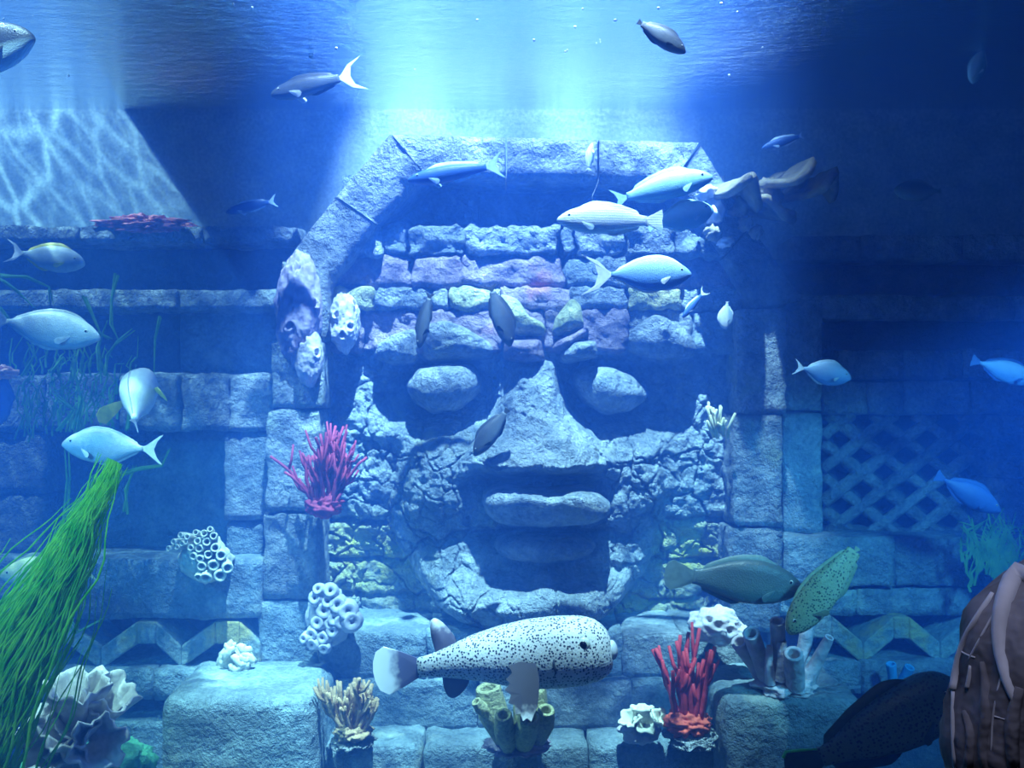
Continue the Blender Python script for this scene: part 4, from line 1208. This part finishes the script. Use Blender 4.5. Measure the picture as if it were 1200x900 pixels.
def branching(name, label, px, py, y, mat, n, hmin, hmax, spread, r0, base_r=None, basem=None, seed=1, twigs=2, lean=0.0, cat='coral', wig=.2, tip=.6, depth_spread=.3):
    r = random.Random(seed); nr = np.random.default_rng(seed)
    e = empty(name, P(px, py, y), label, cat)
    c = P(px, py, y)
    if base_r: blob('base', px, py, base_r[0], base_r[1], y, .12, basem or mat, parent=e, amp=.35, nscale=4, seed=seed)
    for i in range(n):
        u = (i + .5) / n * 2 - 1
        h = r.uniform(hmin, hmax) * S(y) * (1 - .25 * u * u)
        d = np.array((u * spread + lean + r.uniform(-.1, .1), r.uniform(-depth_spread, depth_spread * .3), 1.0)); d /= np.linalg.norm(d)
        st = c + np.array((u * (base_r[0] if base_r else 6) * .6 * S(y), r.uniform(-.06, .02), 0))
        pts = [st]; dd = d.copy()
        for k in range(6):
            dd = dd + nr.normal(0, wig * .35, 3) + np.array((0, 0, .08)); dd /= np.linalg.norm(dd)
            pts.append(pts[-1] + dd * h / 6)
        mb = MB(); rad = [r0 * S(y) * (1 - (1 - tip) * k / 6) for k in range(7)]
        mb.tube(pts, rad, 7)
        for k in range(twigs):
            j = r.randint(2, 4); q = pts[j]
            d2 = (pts[j + 1] - pts[j]); d2 /= np.linalg.norm(d2); d2 = d2 + nr.normal(0, .45, 3) * np.array((1, .6, .4)); d2 /= np.linalg.norm(d2)
            L = h * r.uniform(.22, .4)
            p3 = [q, q + d2 * L * .5, q + (d2 * .8 + np.array((0, 0, .35))) * L]
            mb.tube(p3, [rad[j] * .9, rad[j] * .8, rad[j] * .6], 6)
        mb.build('branch', mat, e)
    return e


e = branching('red_finger_coral', 'upright red finger coral beside the cracked block at the steps', 806, 846, -1.15, M_RED, 15, 80, 112, .30, 3.6, (25, 16), M_ORANGE, 3, 2, wig=.22, depth_spread=.12)
blob('rock_base', 810, 862, 28, 12, -1.1, .2, ROUGH, amp=.3, nscale=3, parent=e)
branching('crimson_bush_coral', 'crimson bushy coral hanging on the pilaster edge beside the cheek', 380, 592, -0.52, M_CRIMSON, 26, 60, 98, .42, 2.6, (20, 14), M_CRIMSON, 5, 3, lean=.12, wig=.5)
e = branching('brown_bush_coral', 'brown stubby branching coral between the rounded block and fish tail', 414, 856, -1.15, M_BROWN, 26, 45, 78, .60, 3.4, (21, 12), M_BROWN, 6, 3, wig=.45)
blob('rock_base', 414, 866, 24, 9, -1.1, .18, ROUGH, amp=.3, nscale=3, seed=9, parent=e)


def tube_path(parent, pts, rads, mat, name='tube', hole=.62, n=12):
    """open ended sponge tube along a path of photo points (px, py, depth)"""
    w = [P(*p) for p in pts]
    # refine
    ws = []; rs = []
    for i in range(len(w) - 1):
        for k in range(4):
            t = k / 4; ws.append(w[i] * (1 - t) + w[i + 1] * t); rs.append((rads[i] * (1 - t) + rads[i + 1] * t) * S(pts[i][2]))
    ws.append(w[-1]); rs.append(rads[-1] * S(pts[-1][2]))
    d = ws[-1] - ws[-2]; d /= np.linalg.norm(d)
    r = rs[-1]
    mb = MB(); mb.tube(ws, rs, n, cap=False)
    mb.lathe(ws[-1] - d * 2 * r, d, [(r, 1.96 * r), (.95 * r, 2.08 * r), (hole * 1.08 * r, 2.06 * r), (hole * r, 1.9 * r), (hole * .9 * r, r), (hole * .7 * r, 0)], n)
    return mb.build(name, mat, parent)


e = empty('tube_sponge', P(920, 818, -1.15), 'branching cluster of whitish tube sponges on top of the cracked block', 'sponge')
Y_ = -1.1
blob('base', 920, 804, 34, 13, Y_, .16, M_SPONGE, parent=e, amp=.3, nscale=3)
for pts, rd in (([(905, 806, Y_), (890, 770, Y_), (880, 742, Y_ - .14)], [12, 10, 10]), ([(912, 800, Y_), (912, 770, Y_ - .05), (911, 728, Y_ - .16)], [11, 8, 9]),
                ([(932, 806, Y_ - .1), (931, 788, Y_ - .15), (930, 766, Y_ - .26)], [11, 12, 11]), ([(940, 808, Y_), (955, 780, Y_), (972, 747, Y_ - .10)], [11, 8, 5.5]),
                ([(925, 796, Y_ + .05), (942, 760, Y_ + .08), (948, 728, Y_ + .08)], [9, 8, 8]), ([(903, 800, Y_ - .08), (901, 778, Y_ - .12), (902, 757, Y_ - .13)], [7, 5, 4]),
                ([(915, 796, Y_ - .1), (917, 772, Y_ - .14), (916, 752, Y_ - .14)], [8, 6, 6]), ([(896, 800, Y_ + .06), (884, 778, Y_ + .1), (866, 752, Y_ - .02)], [9, 9, 10])):
    tube_path(e, pts, rd, M_SPONGE)
e = empty('vase_sponge', P(604, 880, -1.15), 'olive vase sponges with open mouths beneath the porcupinefish belly', 'sponge')
Y_ = -1.2
blob('base', 606, 872, 36, 10, Y_ + .1, .16, M_SPONGE2, parent=e, amp=.3, nscale=4)
for pts, rd in (([(592, 868, Y_ + .05), (578, 836, Y_ + .02), (572, 806, Y_)], [12, 18, 15]), ([(615, 866, Y_ + .1), (622, 832, Y_ + .08), (622, 806, Y_ + .06)], [14, 21, 18]),
                ([(596, 876, Y_), (592, 858, Y_ - .12), (590, 838, Y_ - .2)], [9, 13, 10]), ([(614, 872, Y_), (616, 856, Y_ - .12), (621, 840, Y_ - .22)], [11, 15, 12]),
                ([(574, 836, Y_), (564, 830, Y_ - .08), (558, 822, Y_ - .1)], [8, 8, 6]), ([(630, 868, Y_ + .05), (638, 848, Y_), (640, 832, Y_ - .05)], [9, 12, 10])):
    tube_path(e, pts, rd, M_OLIVE)
e = empty('small_cup_coral', P(754, 870, -1.05), 'small cream coral of three cups on the lowest ledge', 'coral')
blob('base', 750, 856, 23, 14, -1.0, .13, M_SPONGE, parent=e, amp=.25, nscale=3)
for k, (x, y_, ax) in enumerate(((742, 848, (-.4, -.5, .8)), (755, 850, (.0, -.9, .6)), (770, 848, (.4, -.5, .8)), (752, 842, (0, .1, 1)))):
    cup(P(x, y_, -1.08), ax, .07, .075, M_CREAM, e, 'cup', ruff=5, seed=k + 20, n=24, m=5)
e = empty('polyp_tuft', P(845, 512, -.35), 'tiny yellow polyps with white tips on the pilaster edge', 'coral')
for i in range(14):
    u = random.uniform(-1, 1)
    a = P(845 + u * 8, 508 + random.uniform(-6, 6), -.36); b_ = P(845 + u * 18, 482 + random.uniform(-12, 14), -.44)
    mb = MB(); mb.tube([a, (a + b_) / 2 + rng.normal(0, .01, 3), b_], [.014, .012, .010], 6); mb.build('polyp', M_YPOLYP, e)
e = empty('finger_sponge', P(1050, 808, -.55), 'bright blue forked sponge on the ledge above the huge green fish', 'sponge')
for pts, rd in (([(1050, 812, -.5), (1046, 795, -.52), (1044, 778, -.55)], [5, 5, 6]), ([(1052, 806, -.5), (1060, 793, -.54), (1066, 782, -.58)], [5, 5.5, 6])):
    tube_path(e, pts, rd, M_BLUESP, 'finger')

# plate coral high on the arch shoulder
e = empty('plate_coral', P(880, 300, -.35), 'tan plate coral with lumpy white branches high on the arch shoulder', 'coral')
def shelf(x0, x1, y0, y1, yd, w, seed, parent):
    n, m = 22, 7; v = []
    for i in range(n + 1):
        for j in range(m + 1):
            t = i / n; s_ = j / m
            p = P(x0 + (x1 - x0) * t, y0 + (y1 - y0) * t + 7 * math.sin(t * 5 + seed), yd)
            edge = (1 - abs(2 * t - 1) ** 2.5)
            v.append((p[0], yd + .25 - (w + .25) * s_ * (.35 + .65 * edge) + .03 * math.sin(7 * t + seed), p[2] - .10 * s_ + .05 * s_ * math.sin(9 * t + seed)))
    v = np.array(v); v += .02 * np.stack([fbm(v, 6, 3, seed + i) for i in range(3)], 1)
    f = [(i * (m + 1) + j, i * (m + 1) + j + 1, (i + 1) * (m + 1) + j + 1, (i + 1) * (m + 1) + j) for i in range(n) for j in range(m)]
    o = mesh_obj('plate', v, f, M_PLATE, parent); so = o.modifiers.new('s', 'SOLIDIFY'); so.thickness = .05
shelf(884, 944, 204, 200, -.35, .55, 1, e)
shelf(918, 980, 216, 206, -.30, .45, 2, e)
shelf(832, 890, 214, 218, -.45, .5, 3, e)
shelf(850, 930, 236, 234, -.20, .45, 4, e)
for (x, y_, rx, rz, sd) in ((838, 246, 11, 17, 1), (828, 226, 12, 8, 2), (836, 272, 10, 10, 3), (850, 284, 9, 6, 4), (870, 240, 9, 14, 5), (874, 262, 8, 9, 6), (886, 272, 7, 8, 7), (862, 220, 9, 8, 8), (900, 228, 16, 18, 9)):
    blob('lump', x, y_, rx, rz, -.42, .10, M_WHITE if sd in (1, 2, 4) else M_PLATE, parent=e, amp=.45, nscale=3, seed=sd, nu=24, nv=16)

# ------------------------------------------------------------------ sea grass
def leaf_mat(name, c1, c2):
    m, nt, bs, N, K = new_mat(name)
    tc = N('ShaderNodeTexCoord').outputs['Object']
    col = ramp(nt, noise(nt, tc, 9, 3), [(0.35, c2), (0.65, c1)])
    d = N('ShaderNodeBsdfDiffuse'); t = N('ShaderNodeBsdfTranslucent'); K(col, d.inputs[0]); K(col, t.inputs[0])
    mx = N('ShaderNodeMixShader'); mx.inputs[0].default_value = 0.45
    K(d.outputs[0], mx.inputs[1]); K(t.outputs[0], mx.inputs[2]); K(mx.outputs[0], nt.nodes['Material Output'].inputs['Surface'])
    nt.nodes.remove(bs)
    return m


M_GRASS = leaf_mat('sea_grass', (0.28, 0.66, 0.06), (0.07, 0.42, 0.02))
M_THIN = leaf_mat('thin_sea_grass', (0.22, 0.55, 0.16), (0.10, 0.32, 0.10))


def blade(mb, pts, w):
    """narrow folded strip along world points"""
    pts = [np.array(p) for p in pts]; n = len(pts); v = []; f = []
    for i, p in enumerate(pts):
        t = pts[min(i + 1, n - 1)] - pts[max(0, i - 1)]; t /= np.linalg.norm(t) + 1e-9
        s_ = np.cross(t, (0, 1.0, 0.2)); s_ /= np.linalg.norm(s_) + 1e-9
        k = w * (1 - .75 * (i / (n - 1)) ** 2)
        v += [p - s_ * k, p + np.array((0, -k * .6, 0)), p + s_ * k]
    for i in range(n - 1):
        f += [(i * 3, i * 3 + 1, i * 3 + 4, i * 3 + 3), (i * 3 + 1, i * 3 + 2, i * 3 + 5, i * 3 + 4)]
    mb.add(v, f)


path = np.array([(-62, 930), (-24, 850), (10, 780), (52, 706), (84, 645), (108, 595), (134, 540)], float)
wid = np.array([42, 40, 37, 31, 22, 13, 7], float)
mb = MB()
for i in range(900):
    s0 = random.uniform(0, .25); s1 = min(1, s0 + random.uniform(.45, .95))
    if random.random() < .35: s0 = 0.0; s1 = random.uniform(.3, .7)
    u = random.gauss(0, .48) * (2.0 if random.random() < .08 else 1); dy = random.uniform(-.16, .16)
    pts = []; w1 = random.uniform(-.25, .25)
    for k in range(14):
        s_ = s0 + (s1 - s0) * k / 13
        x = np.interp(s_ * 6, range(7), path[:, 0]); y_ = np.interp(s_ * 6, range(7), path[:, 1]); w_ = np.interp(s_ * 6, range(7), wid)
        off = (u + w1 * math.sin(s_ * 6 + i)) * w_
        curl = 5 * math.sin(s_ * 11 + i * 1.7) + 3 * math.sin(s_ * 23 + i)
        pts.append(P(x + off * .85 + curl, y_ + off * .5 + curl * .4, -2.35 + dy))
    blade(mb, pts, random.uniform(.004, .008))
g = mb.build('seagrass', M_GRASS)
tag(g, 'thick plume of bright green seagrass sweeping up beside the recessed panel', 'seagrass', kind='stuff')
mb = MB()
TH = [[(122, 437), (127, 415), (137, 400), (155, 385)], [(135, 320), (131, 352), (129, 380), (139, 398)], [(0, 322), (30, 325), (57, 336), (58, 356)], [(0, 327), (20, 342), (42, 362)],
      [(100, 348), (110, 372), (118, 392), (128, 398)], [(60, 440), (70, 420), (78, 425)], [(90, 505), (96, 470), (90, 440)], [(0, 360), (12, 375), (10, 372)], [(188, 372), (182, 395), (180, 436)],
      [(148, 505), (152, 478), (150, 440)], [(78, 620), (82, 560), (80, 520)], [(145, 600), (150, 570), (156, 545)], [(140, 555), (165, 548), (190, 545), (200, 525)], [(30, 440), (40, 415), (32, 400)],
      [(118, 437), (116, 405), (126, 375)], [(70, 505), (86, 480), (60, 455)], [(60, 690), (92, 740), (120, 725)], [(46, 780), (66, 765), (78, 745)]]
for L in TH:
    for q in range(2):
        pts = [P(x + random.uniform(-5, 5) * q, y_ + random.uniform(-4, 4) * q, -.75 - .1 * q) for x, y_ in L]
        fine = []
        for i in range(len(pts) - 1):
            for k in range(4): fine.append(pts[i] + (pts[i + 1] - pts[i]) * k / 4)
        fine.append(pts[-1]); blade(mb, fine, .010)
for i in range(110):
    x = random.gauss(75, 38); y0 = random.uniform(430, 520)
    pts = [P(x + k * random.uniform(-3, 4), y0 - k * random.uniform(6, 14), -.7) for k in range(5)]
    blade(mb, pts, .008)
tag(mb.build('grass_strands', M_THIN), 'loose thin green grass strands drifting over the ledges', 'seagrass', kind='stuff')
mb = MB()
for i in range(90):
    x = 1170 + random.gauss(0, 16); y0 = random.uniform(640, 700)
    pts = [P(x + k * random.uniform(-4, 4), y0 - k * random.uniform(6, 14), -.55) for k in range(5)]
    blade(mb, pts, .010)
tag(mb.build('algae_tuft', M_THIN), 'dim green algae tuft at the lattice corner by the person', 'algae', kind='stuff')
# small bubbles under the surface
mb = MB()
for i in range(46):
    x = random.choice([random.gauss(720, 70), random.gauss(860, 40), random.uniform(0, 900)]); y_ = random.uniform(2, 90)
    yy = random.uniform(-2.2, -.4); r = random.uniform(.6, 2.0) * S(yy)
    p = P(x, y_, yy)
    if p[2] < SURF_Z - .03: mb.ball(p, r, 6, 4)
tag(mb.build('bubbles', F_WHITEFIN), 'tiny white bubbles under the bright surface', 'bubbles', kind='stuff')

# ------------------------------------------------------------------ visitor in front of the glass
M_JACKET = plain_mat('grey_jacket', (0.26, 0.26, 0.32), 0.85, 0.6, 4, 0.06, col2=(0.05, 0.05, 0.065))
M_TRIM_HILITE = plain_mat('pale_grey_trim', (0.60, 0.62, 0.72), 0.7, 0.2, 9)  # pale trim, also paints the jacket's edge highlights
M_SKIN = plain_mat('skin', (0.45, 0.28, 0.20), 0.6, 0.1)
M_HAIR = plain_mat('dark_hair', (0.02, 0.015, 0.012), 0.6, 0.3)
M_TROUSER = plain_mat('dark_trousers', (0.02, 0.022, 0.03), 0.8, 0.3)


def skinned(name, joints, edges, mat, parent, sub=2):
    me = bpy.data.meshes.new(name)
    me.from_pydata([j[0] for j in joints], edges, [])
    o = bpy.data.objects.new(name, me); C.objects.link(o)
    sk = o.modifiers.new('skin', 'SKIN')
    sv = me.skin_vertices[0].data
    for i, j in enumerate(joints):
        r = j[1]; sv[i].radius = (r, r) if not hasattr(r, '__len__') else r
    sv[0].use_root = True
    sk.use_smooth_shade = True
    o.modifiers.new('sub', 'SUBSURF').levels = sub
    o.modifiers['sub'].render_levels = sub
    me.materials.append(mat)
    o.parent = parent
    o.matrix_parent_inverse = Matrix.Translation(-Vector(parent['_at']))
    return o


K_ = 1 / 0.6
PX, PY, PZ = 1.455, -5.05, 0.5
pe = empty('person', (PX, PY, PZ), 'person in a wrinkled grey jacket standing at the glass, seen from behind', 'person')
def J(x, y_, z): return (PX + x * K_, PY + y_ * K_, PZ + z * K_)


bm_j = [J(0, 0, .90), J(0, 0, 1.12), J(0, 0, 1.30), J(0, .005, 1.41), J(0, .01, 1.48), J(0, .02, 1.56), J(0, .03, 1.63),
        J(-.12, 0, 1.355), J(-.195, 0, 1.30), J(-.225, .01, 1.03), J(-.215, .10, .82), J(-.21, .14, .75),
        J(.12, 0, 1.355), J(.195, 0, 1.30), J(.225, .01, 1.03), J(.215, .10, .82), J(.21, .14, .75),
        J(-.09, 0, .84), J(-.10, .01, .47), J(-.10, -.02, .09), J(-.11, .10, .04),
        J(.09, 0, .84), J(.10, .01, .47), J(.10, -.02, .09), J(.11, .10, .04)]
rad_ = [.14, .13, .13, .075, .055, .085, .075, .07, .065, .047, .033, .03, .07, .065, .047, .033, .03, .085, .06, .045, .035, .085, .06, .045, .035]
edg = [(0, 1), (1, 2), (2, 3), (3, 4), (4, 5), (5, 6), (2, 7), (7, 8), (8, 9), (9, 10), (10, 11), (2, 12), (12, 13), (13, 14), (14, 15), (15, 16),
       (0, 17), (17, 18), (18, 19), (19, 20), (0, 21), (21, 22), (22, 23), (23, 24)]
skinned('body', [(q, r * K_) for q, r in zip(bm_j, rad_)], edg, M_SKIN, pe)
sel = [0, 1, 2, 3, 7, 8, 9, 10, 12, 13, 14, 15]
rj = {0: .18, 1: .18, 2: .175, 3: .10, 7: .10, 8: .094, 9: .075, 10: .058, 12: .10, 13: .094, 14: .075, 15: .058}
mp_ = {q: i for i, q in enumerate(sel)}
jk = skinned('jacket', [(bm_j[q], rj[q] * K_) for q in sel], [(mp_[a], mp_[b]) for a, b in edg if a in mp_ and b in mp_], M_JACKET, pe, 3)
tx = bpy.data.textures.new('folds', 'CLOUDS'); tx.noise_scale = 0.16; tx.noise_depth = 3
dm = jk.modifiers.new('folds', 'DISPLACE'); dm.texture = tx; dm.strength = 0.08; dm.texture_coords = 'GLOBAL'
sl = [0, 17, 18, 19, 21, 22, 23]; rt = {0: .16, 17: .10, 18: .075, 19: .06, 21: .10, 22: .075, 23: .06}
mp_ = {q: i for i, q in enumerate(sl)}
skinned('trousers', [(bm_j[q], rt[q] * K_) for q in sl], [(mp_[a], mp_[b]) for a, b in edg if a in mp_ and b in mp_], M_TROUSER, pe)
mb = MB(); mb.ball(J(0, .005, 1.605), (.094 * K_, .108 * K_, .112 * K_), 32, 22, 3, .16); mb.build('hair', M_HAIR, pe)
for s_ in (-1, 1):
    for k, (dx, L) in enumerate(((-.03, .07), (-.01, .085), (.01, .08), (.03, .065))):
        a = J(s_ * .21 + dx, .15, .74); b_ = J(s_ * .21 + dx * 1.1, .17, .74 - L * .6); c_ = J(s_ * .21 + dx, .165, .74 - L)
        mb = MB(); mb.tube([a, b_, c_], [.009 * K_, .0085 * K_, .006 * K_], 6); mb.build('finger', M_SKIN, pe)
    mb = MB(); mb.tube([J(s_ * .17, .12, .77), J(s_ * .155, .15, .74), J(s_ * .155, .165, .71)], [.012 * K_, .010 * K_, .007 * K_], 6); mb.build('thumb', M_SKIN, pe)
# pale bands, painted edge highlights, seams and the strap ends on the jacket (depths just off the cloth, on the side the camera sees)
yb = PY - .23
bpy.context.view_layer.update()
jk_e = jk.evaluated_get(bpy.context.evaluated_depsgraph_get())
jk_i = jk.matrix_world.inverted()


def on_cloth(x, y_):
    """the point of the jacket's cloth nearest to a spot on its camera side"""
    q = jk_i @ Vector(P(x, y_, yb))
    o_ = jk_i @ Vector(CAM); d = (q - o_).normalized()
    ok, loc, nrm, idx = jk_e.ray_cast(o_, d)
    if not ok: ok, loc, nrm, idx = jk_e.closest_point_on_mesh(q)
    return np.array(jk.matrix_world @ loc)


for nm, pts, rd, m in (('shoulder_band', [(1206, 650), (1186, 678), (1174, 715), (1170, 752), (1180, 800), (1192, 830)], [14, 15, 14, 11, 8, 4], M_TRIM_HILITE),
                       ('piping', [(1166, 692), (1146, 722), (1130, 748), (1121, 780), (1117, 812)], [4.5, 5, 5, 6.5, 7.5], M_TRIM_HILITE),
                       ('piping', [(1172, 706), (1154, 738), (1140, 764), (1134, 775)], [2.0, 2.0, 2.0, 1.6], M_TRIM_HILITE),
                       ('strap_end', [(1137, 778), (1136, 795), (1133, 808)], [2.2, 4.0, 4.2], M_TRIM_HILITE),
                       ('seam', [(1124, 762), (1134, 768), (1144, 771)], [1.6, 1.6, 1.4], M_TRIM_HILITE),
                       ('seam', [(1178, 775), (1168, 812), (1162, 850), (1162, 905)], [1.6, 1.6, 1.6, 1.6], M_TRIM_HILITE),
                       ('seam', [(1163, 839), (1175, 842), (1184, 846)], [1.2, 1.2, 1.2], M_TRIM_HILITE),
                       ('sleeve_fold', [(1118, 806), (1116, 850), (1120, 905)], [4, 3.5, 4], M_TRIM_HILITE),  # pale fold: highlight painted along the sleeve edge
                       ('sleeve_fold', [(1150, 770), (1158, 820), (1150, 880), (1156, 905)], [4, 9, 8, 6], M_JACKET),
                       ('sleeve_fold', [(1196, 800), (1184, 850), (1188, 905)], [6, 11, 9], M_JACKET),
                       ('sleeve_fold', [(1128, 830), (1140, 860), (1134, 905)], [4, 8, 8], M_JACKET)):
    w = []; rr = []
    for k in range(len(pts) - 1):
        for t in (0, .34, .67): w.append((pts[k][0] * (1 - t) + pts[k + 1][0] * t, pts[k][1] * (1 - t) + pts[k + 1][1] * t)); rr.append(rd[k] * (1 - t) + rd[k + 1] * t)
    w.append(pts[-1]); rr.append(rd[-1])
    w = [on_cloth(x, y_) for x, y_ in w]
    w = [(w[max(0, k - 1)] + w[k] + w[min(len(w) - 1, k + 1)]) / 3 for k in range(len(w))]
    mb = MB(); mb.tube(w, [r * S(yb) * .85 for r in rr], 8)
    o = mb.build(nm, m, pe)

GROUPS = {'surgeonfish': 'white fish by the seagrass', 'dark_fish': 'dark fish in front of the temple', 'silhouette_fish': 'dark silhouettes at the surface',
          'pale_fish': 'faint slim fish before the back wall', 'small_fish': 'small fish near the arch', 'snapper': 'pale teal fish of the school',
          'blue_fish': 'blue fish near the lattice', 'teal_fish': 'faint teal fish in the dark water', 'unicornfish': 'grey and blue long nosed fish',
          'pitted_sponge': 'pitted pale sponges', 'mound_coral': 'green mounds under the cup coral', 'stone_block': 'foreground stone blocks'}
for o in list(C.objects):
    st = o.name.split('.')[0]
    if o.parent is None and st in GROUPS: o['group'] = GROUPS[st]
    for k in ('_at', '_local'):
        if k in o: del o[k]
